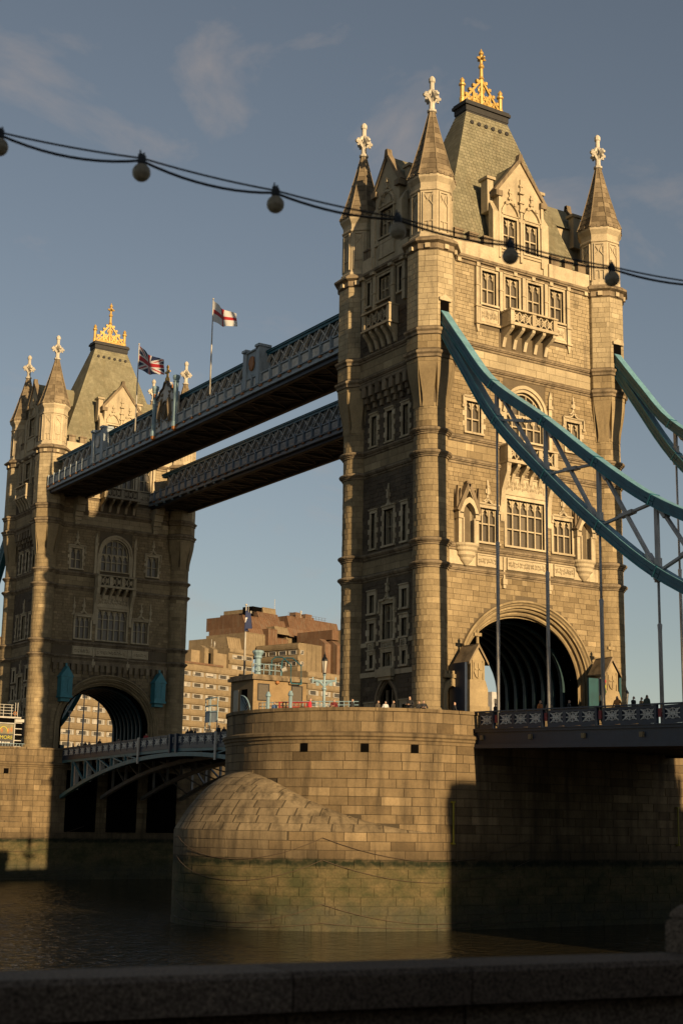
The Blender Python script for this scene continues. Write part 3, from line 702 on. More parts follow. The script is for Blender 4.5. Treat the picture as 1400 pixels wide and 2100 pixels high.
    if near:
        for s_ in (-1, 1): niche(T, fr, s_ * 6.25)
    else:
        for s_ in (-1, 1): ogee_finial(T, fr, s_ * 5.35, 26.0, 28.4, .4)
        m = MB()    # corbel table over the arch
        fbox(m, fr, -8.0, 8.0, 19.75, 20.2, 0, .3, .4)
        for i in range(20): x = -7.6 + i * .8; fbox(m, fr, x - .22, x + .22, 18.9, 19.75, 0, .42, rnd.random()); fbox(m, fr, x - .16, x + .16, 18.5, 18.9, 0, .24, rnd.random())
        m.build('corbel_table', 'mould', T)
    # frieze
    m = MB(); fbox(m, fr, -7.9 if near else -5.3, 7.9 if near else 5.3, 20.95, 22.05, 0, .08, .7)
    m.build('frieze', 'white', T)
    for x in (-2.4, 2.4): part('pendant', 'white', T, lambda m: (fbox(m, fr, x - .08, x + .08, 19.6, 22.0, .09, .2, .5), fbox(m, fr, x - .22, x + .22, 19.75, 20.2, 0, .32, .5), fbox(m, fr, x - .14, x + .14, 19.45, 19.75, 0, .24, .6)))
    for a, b_ in ((-5.2, -2.9), (-2.1, 2.1), (2.9, 5.2)): carved(T, fr.at(.08), a, b_, 21.0, 22.0)
    mar = .3
    sh = [(h[0] - mar, h[1] + mar, h[2] - .2, h[3] + .35) for h in holes if h[2] > 20]
    sh += [(-5.3, 5.3, 41.4, 46.6), (-2.7, 2.7, 39.8, 43), (-2.75, 2.75, 24.9, 31.4), (-2.3, 2.3, 31.5, 37)]
    if near: sh += [(-7.4, -5.1, 22, 26.8), (5.1, 7.4, 22, 26.8)]
    def archhole(q0, q1):
        if q0 > 18.6: return []
        t = max(0, min(1, (q0 - 12) / 6.63)); hw_ = 7.15 * sqrt(1 - t * t); return [(-hw_, hw_)]
    G = lambda z0, z1, ch, l0, l1, mt, pr, wb, hl=(): groups.append((flat_stones(fr, -HW, HW, z0, z1, ch, l0, l1, list(sh) + list(hl), pr * .7, .013, wb * .45), wl, mt))
    G(8.0, 20.3, .44, .55, 1.25, 'rubble', .05, .03, [archhole])
    if near: G(20.9, 22.05, .55, .6, 1.1, 'ashlar', .03, .01, [(-7.9, 7.9, 20, 23)])
    G(22.7, 29.15, .36, .35, 1.0, 'rubble', .05, .035)
    G(29.8, 31.0, .58, .8, 1.6, 'ashlar', .03, .008)
    G(31.65, 37.25, .36, .35, 1.0, 'rubble', .05, .035)
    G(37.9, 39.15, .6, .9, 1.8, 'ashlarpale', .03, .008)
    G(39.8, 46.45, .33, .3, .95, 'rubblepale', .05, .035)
    parapet(T, fr, [(-7.6, -2.95), (2.95, 7.6)])
    return wl
def niche(T, fr, c):
    m = MB(); w_ = .62
    for s in (-1, 1):
        fbox(m, fr, c + s * .85 - .16, c + s * .85 + .16, 22.6, 25.0, 0, .5, .7); fbox(m, fr, c + s * .85 - .24, c + s * .85 + .24, 24.6, 25.1, 0, .62, .4)
        tube(m, [fr.p(c + s * .55, 22.6, .55), fr.p(c + s * .55, 24.7, .55)], .07, 6, .7)
    A = arc_pointed(c - .62, c + .62, 25.0, .95, 6); B = arc_pointed(c - .98, c + .98, 25.0, 1.4, 6); fstrip(m, fr, A, B, 0, .62, .6)
    fpoly(m, fr, [(c - 1.05, 25.1), (c - .95, 25.1), (c, 27.0), (c + .95, 25.1), (c + 1.05, 25.1), (c, 27.35)][0:6], 0, .6, .4)
    N_ = m.build('niche', 'white', T)
    m = MB(); vs = []
    for k in range(9):
        a = pi * k / 8; vs += [fr.p(c - .62 * cos(a), 22.6, .35 - .55 * sin(a)), fr.p(c - .62 * cos(a), 25.6, .35 - .55 * sin(a))]
    m.add(vs, [(2 * k, 2 * k + 2, 2 * k + 3, 2 * k + 1) for k in range(8)], .3); m.build('recess', 'white', N_)
    m = MB()
    for s in (-1, 1):
        bar(m, fr.p(c + s * 1.1, 25.2, .35), fr.p(c, 27.5, .35), .3, .62, .2, up=fr.n)
        for x, h in ((1.05, 1.0), (.75, .8)): fpoly(m, fr, [(c + s * x - .12, 25.5), (c + s * x + .12, 25.5), (c + s * x + .1, 26.3), (c + s * x, 26.3 + h), (c + s * x - .1, 26.3)], .2, .45, .0)
    fbox(m, fr, c - .16, c + .16, 27.3, 27.75, .2, .5, .2)
    m.build('canopy', 'mould', N_)
    m = MB(); prof = [(1.15, 22.62), (1.15, 22.45), (1.0, 22.3), (1.0, 22.1), (.85, 21.95), (.85, 21.7), (.62, 21.5), (.55, 21.3), (.3, 21.05), (.12, 20.9)]
    o = fr.p(c, 0, .1); vs = []; nn = 12
    for r, z in prof:
        for k in range(nn + 1):
            a = pi * k / nn; p = o - fr.u * r * cos(a) + fr.n * r * .75 * sin(a); vs.append((p.x, p.y, z))
    fs = [(i * (nn + 1) + k, (i + 1) * (nn + 1) + k, (i + 1) * (nn + 1) + k + 1, i * (nn + 1) + k + 1) for i in range(len(prof) - 1) for k in range(nn)] + [tuple(range(nn + 1))]
    m.add(vs, fs, .5); m.build('corbel', 'white', N_)
def west_face(T, fr, frt, groups):
    HW = 4.2; W_ = []; holes = []; ht = []
    def win(f, hl, c, w_, z0, z1, l, tr, sur=.2, **k):
        hl.append((c - w_ / 2, c + w_ / 2, z0, z1)); W_.append((f, c, w_, z0, z1, l, tr, sur, k))
    win(frt, ht, 0, 1.75, 44.1, 46.25, 3, (45.1,)); [win(frt, ht, c, .5, 44.1, 46.25, 1, (45.1,)) for c in (-2.35, 2.35)]
    for c in (-2.3, 0, 2.3): win(fr, holes, c, .78, 31.8, 34.4, 1, (33.1,), .22, quoin=True, depth=.5)
    win(fr, holes, 0, 1.35, 23.0, 26.0, 2, (24.6,), .24, quoin=True, depth=.5); [win(fr, holes, c, .55, 23.0, 26.0, 1, (24.6,), .24, quoin=True, depth=.5) for c in (-2.25, 2.25)]
    for c in (-2.3, 2.3): win(fr, holes, c, .72, 17.6, 19.1, 1, (), .3, depth=.5); win(fr, holes, c, .7, 15.3, 16.75, 1, (), .28, quoin=True, depth=.5); win(fr, holes, c, .55, 13.05, 14.15, 1, (), .3, quoin=True, depth=.5)
    win(fr, holes, 0, 1.5, 15.25, 18.15, 2, (16.8,), .3, quoin=True, depth=.5); win(fr, holes, 0, 1.3, 13.05, 14.2, 2, (), .3, quoin=True, depth=.5)
    for c in (-2.5, 2.5): win(fr, holes, c, .8, 8.4, 9.9, 1, (), .3, depth=.5)
    holes.append((-1.2, 1.2, 7.2, 11.75))
    b = MB(); wall_grid(b, fr, -HW, HW, 7.2, 37.2, holes, .55)
    A = arc_pointed(-1.2, 1.2, 9.7, 2.05, 7); fstrip(b, fr, A, [(u, 11.76) for u, z in A], -.3, .001)
    wl = b.build('wall', 'core', T)
    b = MB(); wall_grid(b, frt, -HW, HW, 36.9, 47.2, ht, .55); b.add([frt.p(-HW, 36.9), frt.p(HW, 36.9), frt.p(HW, 36.9, -.8), frt.p(-HW, 36.9, -.8)], [(0, 1, 2, 3)]); wt = b.build('wall', 'core', T)
    for f, c, w_, z0, z1, l, tr, sur, k in W_: window(T, f, c, w_, z0, z1, l, tr, sur, **k)
    for z in ZL[3:]: part('string_course', 'mould', T, lambda s: string(s, fr, -HW, HW, z, .26, .5))
    for z in ZL[1:3]: part('string_course', 'mould', T, lambda s: string(s, frt, -HW, HW, z, .26, .5))
    s = MB(); string(s, frt, -HW, HW, ZL[0] + .05, .42, .7); s.build('cornice', 'mould', T)
    m = MB()
    for i in range(7):
        x = -3.0 + i; fbox(m, fr, x - .26, x + .26, 36.1, 37.0, 0, .72, rnd.random()); fbox(m, fr, x - .22, x + .22, 35.6, 36.1, 0, .5, rnd.random()); fbox(m, fr, x - .16, x + .16, 35.1, 35.6, 0, .28, rnd.random())
    fbox(m, fr, -3.6, 3.6, 37.0, 37.25, 0, .74, .4); m.build('corbel_table', 'mould', T)
    for x in (-1.35, 1.35, -3.0, 3.0): part('pilaster', 'white', T, lambda m: (fbox(m, frt, x - .2, x + .2, 43.2, 46.6, 0, .24, .5), fbox(m, frt, x - .26, x + .26, 44.9, 45.02, 0, .3, .4), fbox(m, frt, x - .28, x + .28, 46.6, 46.85, 0, .5, .5)))
    balcony(T, frt, 2.0, 41.35, 43.05, .95, 39.8, 5, pan=1)
    for c, z0, z1, hw_ in ((0, 26.35, 28.2, .5), (0, 18.55, 20.35, .5)): ogee_finial(T, fr, c, z0, z1, hw_)
    hood(T, fr, -1.1, 1.1, 18.45, .8)
    carved(T, fr, -.8, .8, 14.35, 15.1)
    for c in (-2.3, 2.3): carved(T, fr, c - .4, c + .4, 14.3, 15.1)
    for a, b_ in ((-4.1, -2.9), (-1.6, -1.2), (1.2, 1.6), (2.9, 4.1)): part('white_band', 'white', T, lambda m: fbox(m, fr, a, b_, 14.85, 15.2, 0, .09, rnd.random()))
    m = MB(); fbox(m, fr, -4.1, 4.1, 12.35, 12.75, 0, .1, .6); fbox(m, fr, -1.1, 1.1, 12.2, 12.85, .1, .5, .4); fbox(m, fr, -.9, .9, 11.95, 12.2, .0, .32, .4)
    m.build('white_band', 'white', T)
    m = MB()    # doorway orders
    for k in range(3):
        q = .18 * k; A = arc_pointed(-1.2 - q, 1.2 + q, 9.7, 2.05 + q, 7); B = arc_pointed(-1.38 - q, 1.38 + q, 9.7, 2.23 + q, 7)
        A = [(A[0][0], 7.4)] + A + [(A[-1][0], 7.4)]; B = [(B[0][0], 7.4)] + B + [(B[-1][0], 7.4)]
        fstrip(m, fr, A, B, -.3 + .12 * k, -.1 + .14 * k, .3 + .2 * k)
    fbox(m, fr, -1.2, 1.2, 9.5, 9.75, -.4, -.15, .5)
    for x in (-.4, .4): fbox(m, fr, x - .06, x + .06, 9.75, 11.2, -.4, -.2, .5)
    D = m.build('doorway', 'mould', T)
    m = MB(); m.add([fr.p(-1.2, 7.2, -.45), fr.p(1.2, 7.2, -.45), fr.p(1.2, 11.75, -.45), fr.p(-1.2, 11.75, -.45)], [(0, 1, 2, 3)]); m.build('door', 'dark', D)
    mar = .42
    sh = [(h[0] - mar, h[1] + mar, h[2] - .2, h[3] + .3) for h in holes if h[2] > 8] + [(-1.75, 1.75, 7, 9.7), (-1.5, 1.5, 9.7, 12.3)]
    st = [(h[0] - .25, h[1] + .25, h[2] - .2, h[3] + .3) for h in ht] + [(-3.2, 3.2, 43.0, 46.9)]
    G = lambda f, w__, z0, z1, ch, l0, l1, mt, pr, wb, s_: groups.append((flat_stones(f, -HW, HW, z0, z1, ch, l0, l1, s_, pr * .7, .013, wb * .5), w__, mt))
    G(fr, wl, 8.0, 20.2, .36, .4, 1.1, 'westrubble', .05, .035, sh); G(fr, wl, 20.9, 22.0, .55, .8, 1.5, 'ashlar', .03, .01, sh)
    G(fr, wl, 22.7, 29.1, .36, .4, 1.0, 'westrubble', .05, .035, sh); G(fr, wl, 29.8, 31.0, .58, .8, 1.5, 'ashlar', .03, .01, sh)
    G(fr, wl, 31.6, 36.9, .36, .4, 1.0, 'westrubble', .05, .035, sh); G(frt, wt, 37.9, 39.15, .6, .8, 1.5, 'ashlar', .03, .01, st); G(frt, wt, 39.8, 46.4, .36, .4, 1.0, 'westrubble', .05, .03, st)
    parapet(T, frt, [(-3.4, -2.0), (2.0, 3.4)])
def tower(loc, near, label):
    T = empty('bridge_tower', loc, 0, label, 'tower', 'stone towers of the bridge')
    groups = []
    for sx in (-1, 1):
        for sy in (-1, 1): column(T, sx * AX, sy * BY, groups, near, near and sy < 0)
    frS = Fr((0, -5.55, 0), (1, 0, 0), (0, -1, 0)); frN = Fr((0, 5.55, 0), (-1, 0, 0), (0, 1, 0))
    frW = Fr((-9.8, 0, 0), (0, -1, 0), (-1, 0, 0)); frWt = Fr((-10.45, 0, 0), (0, -1, 0), (-1, 0, 0)); frEt = Fr((10.45, 0, 0), (0, 1, 0), (1, 0, 0))
    south_face(T, frS, groups, near); west_face(T, frW, frWt, groups)
    # far side walls: plain with the road arch and string courses
    b = MB(); wall_grid(b, frN, -8.25, 8.25, 7.2, 47.2, [(-5.95, 5.95, 7.0, 17.3)], .5)
    A = ellarc(5.95, 5.25, 12.0, 20); fstrip(b, frN, A, [(u, 17.31) for u, z in A], -.5, .001)
    wn = b.build('wall', 'ashlar', T); wn2 = part('wall', 'ashlar', T, lambda b: wall_grid(b, frEt, -4.2, 4.2, 7.2, 47.2, []))
    for z in ZL[1:]: part('string_course', 'mould', T, lambda s: string(s, frN, -8.25, 8.25, z)); part('string_course', 'mould', T, lambda s: string(s, frEt, -4.2, 4.2, z))
    part('cornice', 'mould', T, lambda s: string(s, frN, -8.25, 8.25, ZL[0], .42, .7)); part('cornice', 'mould', T, lambda s: string(s, frEt, -4.2, 4.2, ZL[0], .42, .7))
    parapet(T, frN, [(-7.6, -2.95), (2.95, 7.6)]); parapet(T, frEt, [(-3.4, -2.0), (2.0, 3.4)])
    # roof
    zb, zt = 48.4, 63.6; hx = lambda z: 7.75 + (2.3 - 7.75) * (z - zb) / (zt - zb); hy = lambda z: 4.55 + (.75 - 4.55) * (z - zb) / (zt - zb)
    b = MB(); P4 = lambda z, e=0: [(-hx(z) - e, -hy(z) - e, z), (hx(z) + e, -hy(z) - e, z), (hx(z) + e, hy(z) + e, z), (-hx(z) - e, hy(z) + e, z)]
    b.add(P4(zb) + P4(zt), [(i, (i + 1) % 4, (i + 1) % 4 + 4, i + 4) for i in range(4)], .3)
    b.add([(-9, -5.3, 47.6), (9, -5.3, 47.6), (9, 5.3, 47.6), (-9, 5.3, 47.6)], [(0, 1, 2, 3)], .1)
    RF = b.build('roof', 'slate', T)
    b = MB(); nC = 46
    for i in range(nC):
        za = zb + (zt - zb) * i / nC; zc = za + (zt - zb) / nC; lo = P4(za, .05); hi = P4(zc, .02)
        for k in range(4):
            A, B, C_, D_ = [Vector(q) for q in (lo[k], lo[(k + 1) % 4], hi[(k + 1) % 4], hi[k])]
            n = max(1, int((B - A).length / .42)); off = .5 / n if i % 2 else 0
            ts = [0] + [min(1, max(0, (j + .5 * (i % 2)) / n)) for j in range(1, n)] + [1]
            for t0, t1 in zip(ts[:-1], ts[1:]):
                b.add([A.lerp(B, t0 + .004), A.lerp(B, t1 - .004), D_.lerp(C_, t1), D_.lerp(C_, t0)], [(0, 1, 2, 3)], rnd.random())
    b.build('slate_courses', 'slate', RF, kind='stuff')
    for sy in (-1, 1):
        frr = Fr((0, sy * (hy(62.4) + .05), 0), (1, 0, 0), (0, sy, 0))
        for i in range(6):
            m = MB(); x = -2.0 + i * .8; lathe(m, 0, 0, [(.2, 0), (.2, .12), (.14, .16)], 10, 0, .3)
            m.v = [tuple(frr.p(x + v[0], 62.35 + v[1] - .0, v[2])) for v in m.v]; m.build('roof_vent', 'lead', RF)
    m = MB()
    for z0_, z1_, e in ((63.35, 63.6, .08), (63.6, 64.15, .14), (64.15, 64.42, .3), (64.42, 64.6, .2)): box(m, -2.3 - e, 2.3 + e, -.75 - e, .75 + e, z0_ + .002, z1_, .5)
    m.build('roof_cap', 'lead', RF)
    m = MB(); zc = 64.6
    box(m, -2.25, 2.25, -.12, .12, zc, zc + .42); box(m, -2.4, 2.4, -.2, .2, zc + .42, zc + .52)
    for s in (-1, 1):
        lathe(m, s * 2.2, 0, [(.26, zc), (.26, zc + .6), (.2, zc + .7), (.2, zc + 1.7), (.32, zc + 1.8), (.32, zc + 1.95), (.16, zc + 2.1), (.24, zc + 2.3), (.04, zc + 2.6)], 8, 0)
        bar(m, (s * 1.95, 0, zc + .55), (0, 0, zc + 3.05), .18, .2)
        for t in (.15, .38, .6, .82): p = Vector((s * 1.95, 0, zc + .55)).lerp(Vector((0, 0, zc + 3.05)), t) + Vector((s * .14, 0, .16)); box(m, p.x - .14, p.x + .14, -.13, .13, p.z - .14, p.z + .14)
        bar(m, (s * .98, 0, zc + .5), (0, 0, zc + 1.75), .15, .2); bar(m, (s * .98, 0, zc + .5), (s * .98, 0, zc + 1.7), .15, .2, up=(0, 1, 0))
        bar(m, (s * .98, 0, zc + 1.75), (s * .3, 0, zc + .5), .14, .18); bar(m, (s * 1.6, 0, zc + .5), (s * .5, 0, zc + 1.5), .12, .16)
        tube(m, [(s * .55 + .3 * cos(k * pi / 5), 0, zc + .95 + .3 * sin(k * pi / 5)) for k in range(11)], .09, 5, cap=False); tube(m, [(s * 1.3 + .2 * cos(k * pi / 4), 0, zc + .8 + .2 * sin(k * pi / 4)) for k in range(9)], .08, 5, cap=False)
    tube(m, [(.32 * cos(k * pi / 5), 0, zc + 2.0 + .32 * sin(k * pi / 5)) for k in range(11)], .12, 5, cap=False)
    lathe(m, 0, 0, [(.2, zc), (.18, zc + 3.0), (.28, zc + 3.1), (.18, zc + 3.3), (.16, zc + 4.1), (.28, zc + 4.25), (.26, zc + 4.4), (.15, zc + 4.6), (.13, zc + 5.5), (.24, zc + 5.6), (.22, zc + 5.75), (.12, zc + 5.9), (.03, zc + 6.14)], 8, 0)
    for k in range(4):
        a = k * pi / 2; tube(m, [(0, 0, zc + 5.1), (.3 * cos(a), .3 * sin(a), zc + 5.15), (.5 * cos(a), .5 * sin(a), zc + 5.15)], [.12, .17, .08], 6)
    m.build('gilded_cresting', 'gold', RF)
    for f, k in ((Fr((0, -5.3, 0), (1, 0, 0), (0, -1, 0)), 'wide'), (Fr((0, 5.3, 0), (-1, 0, 0), (0, 1, 0)), 'wide')): dormer(T, f, 2.5, 54.3, 57.35, k, 2.6)
    for f in (Fr((-10.3, 0, 0), (0, -1, 0), (-1, 0, 0)), Fr((10.3, 0, 0), (0, 1, 0), (1, 0, 0))): dormer(T, f, 1.75, 54.6, 57.1, 'narrow', 4.0)
    # road vault with painted ribs
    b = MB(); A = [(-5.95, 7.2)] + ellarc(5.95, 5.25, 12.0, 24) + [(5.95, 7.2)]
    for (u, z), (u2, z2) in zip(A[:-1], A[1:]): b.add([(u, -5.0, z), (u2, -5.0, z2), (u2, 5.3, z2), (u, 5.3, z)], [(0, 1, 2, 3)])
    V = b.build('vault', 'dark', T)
    for i in range(8):
        m = MB(); y = -3.4 + i * 1.2; B = [(-5.72, 7.2)] + ellarc(5.72, 5.03, 12.0, 24) + [(5.72, 7.2)]
        vs = []
        for (u, z), (u2, z2) in zip(A, B): vs += [(u, y, z), (u2, y, z2), (u2, y + .35, z2), (u, y + .35, z)]
        m.add(vs, [(4 * j + a, 4 * j + 4 + a, 4 * j + 4 + (a + 1) % 4, 4 * j + (a + 1) % 4) for j in range(len(A) - 1) for a in range(4)])
        m.build('vault_rib', 'vaultteal', V)
    for s in (-1, 1): part('dado', 'vaultteal', V, lambda m: box(m, s * 5.6 - .25, s * 5.6 + .25, -4.9, 5.2, 7.4, 9.6))
    if near:    # gabled gate piers either side of the roadway, small side arch
        for s in (-1, 1):
            gx = -6.95 if s < 0 else 6.95
            fp = Fr((gx, -8.0, 0), (1, 0, 0), (0, -1, 0)); m = MB()
            fbox(m, fp, -.95, .95, 7.4, 9.6, -1.7, .25, .4); fbox(m, fp, -.88, .88, 9.6, 10.9, -1.7, .15, .6)
            m.add([fp.p(-.88, 10.9, .15), fp.p(.88, 10.9, .15), fp.p(.88, 10.9, -1.7), fp.p(-.88, 10.9, -1.7), fp.p(-.75, 11.6, 0), fp.p(.75, 11.6, 0), fp.p(.75, 11.6, -1.7), fp.p(-.75, 11.6, -1.7)], [(0, 1, 5, 4), (1, 2, 6, 5), (3, 0, 4, 7)], .5)
            fbox(m, fp, -.68, .68, 11.6, 13.1, -1.7, 0, .5)
            fpoly(m, fp, [(-.68, 13.1), (.68, 13.1), (0, 14.1)], -1.7, 0, .6)
            PD = m.build('gate_pier', 'ashlar', T)
            m = MB()
            for q in (-1, 1): m.add([fp.p(q * .95, 12.95, .2), fp.p(0, 14.4, .2), fp.p(0, 14.4, -1.85), fp.p(q * .95, 12.95, -1.85), fp.p(q * .95, 12.72, .2), fp.p(0, 14.1, .2)], [(0, 1, 2, 3), (0, 4, 5, 1), (3, 4, 0)], .3)
            m.build('gate_pier_roof', 'mould', PD)
            m = MB(); lathe(m, gx, -8.0, [(.12, 14.4), (.1, 14.9), (.2, 14.95), (.1, 15.1), (.14, 15.45), (.02, 15.6)], 6, 0)
            for q in (-1, 1): box(m, gx + q * .22 - .13, gx + q * .22 + .13, -8.08, -7.92, 14.98, 15.22)
            m.build('finial', 'ashlar', PD)
            m = MB(); fpoly(m, fp, [(-.4, 12.9), (.4, 12.9), (.42, 12.2), (.25, 11.85), (0, 11.7), (-.25, 11.85), (-.42, 12.2)], 0, .1, .6)
            for q in ((-.55, -.45), (.45, .55)): fbox(m, fp, *q, 11.65, 13.1, 0, .08, .5)
            bar(m, fp.p(0, 12.85, .13), fp.p(0, 11.8, .13), .1, .08, .7, up=fp.n); bar(m, fp.p(-.35, 12.4, .13), fp.p(.35, 12.4, .13), .1, .08, .7, up=fp.n)
            m.build('shield', 'ashlar', PD)
            m = MB(); box(m, gx + s * 1.05 - .12, gx + s * 1.05 + .12, -7.9, -6.0, 7.4, 12.9)
            if s > 0: box(m, 5.0, 6.05, -7.4, -7.2, 7.4, 12.6)
            m.build('gate_leaf', 'gateteal' if s > 0 else 'navy', PD)
        fs_ = Fr((-8.35, -6.6, 0), (1, 0, 0), (0, -1, 0)); m = MB()
        A = [(-.5, 7.4)] + arc_pointed(-.5, .5, 10.6, .55, 5) + [(.5, 7.4)]; B = [(-.85, 7.4)] + arc_pointed(-.85, .85, 10.6, 1.15, 5) + [(.6, 7.4)]
        fstrip(m, fs_, A, B, -.6, .1, .6); fbox(m, fs_, -.85, .55, 11.75, 12.05, -.6, .2, .4)
        for q in range(4): fbox(m, fs_, -.8 + q * .36, -.58 + q * .36, 12.05, 12.3, -.5, .15, .5)
        m.build('side_arch', 'ashlar', T)
        # dark slots where the chains leave the columns
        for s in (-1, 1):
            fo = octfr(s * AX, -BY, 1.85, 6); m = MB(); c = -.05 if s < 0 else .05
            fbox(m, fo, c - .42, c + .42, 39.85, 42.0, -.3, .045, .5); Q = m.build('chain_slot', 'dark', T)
            m = MB(); fbox(m, fo, c - .6, c + .6, 42.0, 42.25, 0, .22, .5); fpoly(m, fo, [(c - .5, 42.25), (c + .5, 42.25), (c, 42.6)], 0, .15, .6); m.build('label_mould', 'white', Q)
    else:
        for s in (-1, 1):       # painted bracket lodges above the arch, consoles under the walkways
            fx = Fr((s * 6.45 + .2, -6.0, 0), (1, 0, 0), (0, -1, 0)); m = MB()
            fbox(m, fx, -.75, .75, 15.6, 18.0, -.5, .9, .5); fbox(m, fx, -.85, .85, 15.35, 15.6, -.5, 1.0, .4); fbox(m, fx, -.6, .6, 14.9, 15.35, -.5, .6, .4)
            fpoly(m, fx, [(-.9, 17.95), (.9, 17.95), (0, 19.3)], -.5, 1.0, .6); fbox(m, fx, -.1, .1, 19.2, 19.7, .3, .5)
            for q in (-.35, .35): fbox(m, fx, q - .22, q + .22, 16.0, 17.6, .9, .96, .2)
            m.build('bracket_lodge', 'tealbright', T)
            for c in (-5.6, 5.5):
                if (c < 0) == (s < 0):
                    fx = Fr((c, -5.55, 0), (1, 0, 0), (0, -1, 0)); m = MB()
                    for k, (z0_, z1_, dd, hw_) in enumerate(((40.2, 41.2, 1.5, .6), (39.3, 40.2, 1.1, .6), (38.7, 39.3, .8, .55), (38.2, 38.7, .5, .45), (37.75, 38.2, .3, .3))): fbox(m, fx, -hw_, hw_, z0_, z1_, 0, dd, .3 + .1 * k)
                    m.build('console', 'white', T)
    emit_stones(groups, loc, 300 if near else 0, T)
    return T

# ------------------------------------------------------------------ setting: water, banks
def water_mat():
    m, t, b = newmat('river_water')
    b.inputs['Base Color'].default_value = (0.022, 0.018, 0.010, 1); b.inputs['Roughness'].default_value = 0.04; b.inputs['IOR'].default_value = 1.33
    n1 = noise(t, 0.9, 3, 0.55, sx=(.9, 1.2, 1), dist=1.0); n2 = noise(t, 3.2, 3, 0.55, sx=(.9, 1.2, 1), dist=0.4)
    a = nd(t, 'ShaderNodeMath', operation='MULTIPLY_ADD'); t.links.new(n2, a.inputs[0]); a.inputs[1].default_value = 0.25; t.links.new(n1, a.inputs[2])
    bump(t, b, a.outputs[0], 1.0, 0.32)
    return m
M['water'] = water_mat()
ZW = -6.55
part('river', 'water', None, lambda b: b.add([(-4000, -130, ZW), (4000, -130, ZW), (4000, 4000, ZW), (-4000, 4000, ZW)], [(0, 1, 2, 3)]), kind='structure')
def bank(b):
    b.add([(-400, -48.5, -.75), (-74.05, -90.3, -.75), (-40, -94.9, -.75), (400, -94.9, -.75), (400, -900, -.75), (-400, -900, -.75)], [(5, 4, 3, 2, 1, 0)], .5)
    b.add([(-400, -48.5, -.75), (-74.05, -90.3, -.75), (-40, -94.9, -.75), (400, -94.9, -.75), (-400, -48.5, -12), (-74.05, -90.3, -12), (-40, -94.9, -12), (400, -94.9, -12)], [(4, 5, 1, 0), (5, 6, 2, 1), (6, 7, 3, 2)], .5)
part('promenade', 'granite', None, bank, kind='structure')
def quay(b): b.add([(-900, 168, 1.2), (1500, 168, 1.2), (1500, 2500, 1.2), (-900, 2500, 1.2), (-900, 168, -12), (1500, 168, -12)], [(0, 1, 2, 3), (4, 5, 1, 0)], .4)
part('quay', 'granite', None, quay, kind='structure')

# ------------------------------------------------------------------ piers
RU = 11.2; XC = 11.5; 
def upath(s):
    if s < 2 * XC: return Vector((XC - s, -RU, 0)), Vector((0, -1, 0))
    f = (s - 2 * XC) / RU; return Vector((-XC - RU * sin(f), -RU * cos(f), 0)), Vector((-sin(f), -cos(f), 0))
EA = 15.75
_tab = [0.0]
for _i in range(1, 401):
    _f = pi * (_i - .5) / 400; _tab.append(_tab[-1] + sqrt((EA * cos(_f)) ** 2 + (RU * sin(_f)) ** 2) * pi / 400)
LL = _tab[-1]
def lpath(s):   # rounded cutwater, from the straight side past the nose to the far side
    s = min(max(s, 0), LL); lo, hi = 0, 400
    while hi - lo > 1:
        m_ = (lo + hi) // 2
        if _tab[m_] <= s: lo = m_
        else: hi = m_
    f = pi * (lo + (s - _tab[lo]) / (_tab[hi] - _tab[lo])) / 400
    return Vector((-XC - EA * sin(f), -RU * cos(f), 0)), Vector((-sin(f) / EA, -cos(f) / RU, 0)).normalized()
def path_stones(path, s0, s1, zs, lmin, lmax, proud=.04, gap=.02, skip=None):
    out = []
    for z0, z1 in zip(zs[:-1], zs[1:]):
        if z0 > z1: z0, z1 = z1, z0
        x = s0 - rnd.random() * lmin
        while x < s1:
            e = x + rnd.uniform(lmin, lmax); xa, xb = max(x, s0) + gap / 2, min(e, s1) - gap / 2
            if xb - xa > .15 and not (skip and skip((xa + xb) / 2, z1)):
                d = proud + rnd.uniform(-.012, .012); seg = 3; vs = []; fs = []; c = .012
                for k in range(seg + 1):
                    cc = (c if k == 0 else (-c if k == seg else 0))
                    p, n = path(xa + (xb - xa) * k / seg); p2, n2 = path(xa + (xb - xa) * k / seg + cc)
                    for q, zz in ((p - n * .03, z0 + gap / 2), (p2 + n2 * d, z0 + gap / 2 + c), (p2 + n2 * d, z1 - gap / 2 - c), (p - n * .03, z1 - gap / 2)): vs.append((q.x, q.y, zz))
                for k in range(seg):
                    o = 4 * k; fs += [(o + 1, o + 5, o + 4, o), (o + 2, o + 6, o + 5, o + 1), (o + 3, o + 7, o + 6, o + 2)]
                fs += [(0, 3, 2, 1), (4 * seg + 1, 4 * seg + 2, 4 * seg + 3, 4 * seg)]
                fs = [f[::-1] for f in fs]
                out.append((vs, fs, tone_(rnd), (xb - xa) * (z1 - z0), path((xa + xb) / 2)[1]))
            x = e
    return out
def hood_pt(t, s, off=0.0, sy=1):
    po, no = lpath(t * LL); c = Vector((-XC, 0, 0)); dr = (po - c).normalized(); pi_ = c + dr * RU; g = (po - pi_).length
    H = .098 + 4.2 * (max(g, 0) / (EA - RU)) ** 1.15; f = 1 - (1 - s) ** 1.9; p = po.lerp(pi_, s)
    q = Vector((p.x, p.y, .098 + (H - .098) * f)) + (dr * (1 - .6 * s) + Vector((0, 0, .25 + .6 * s))) * off
    return (q.x, q.y * sy, q.z), H
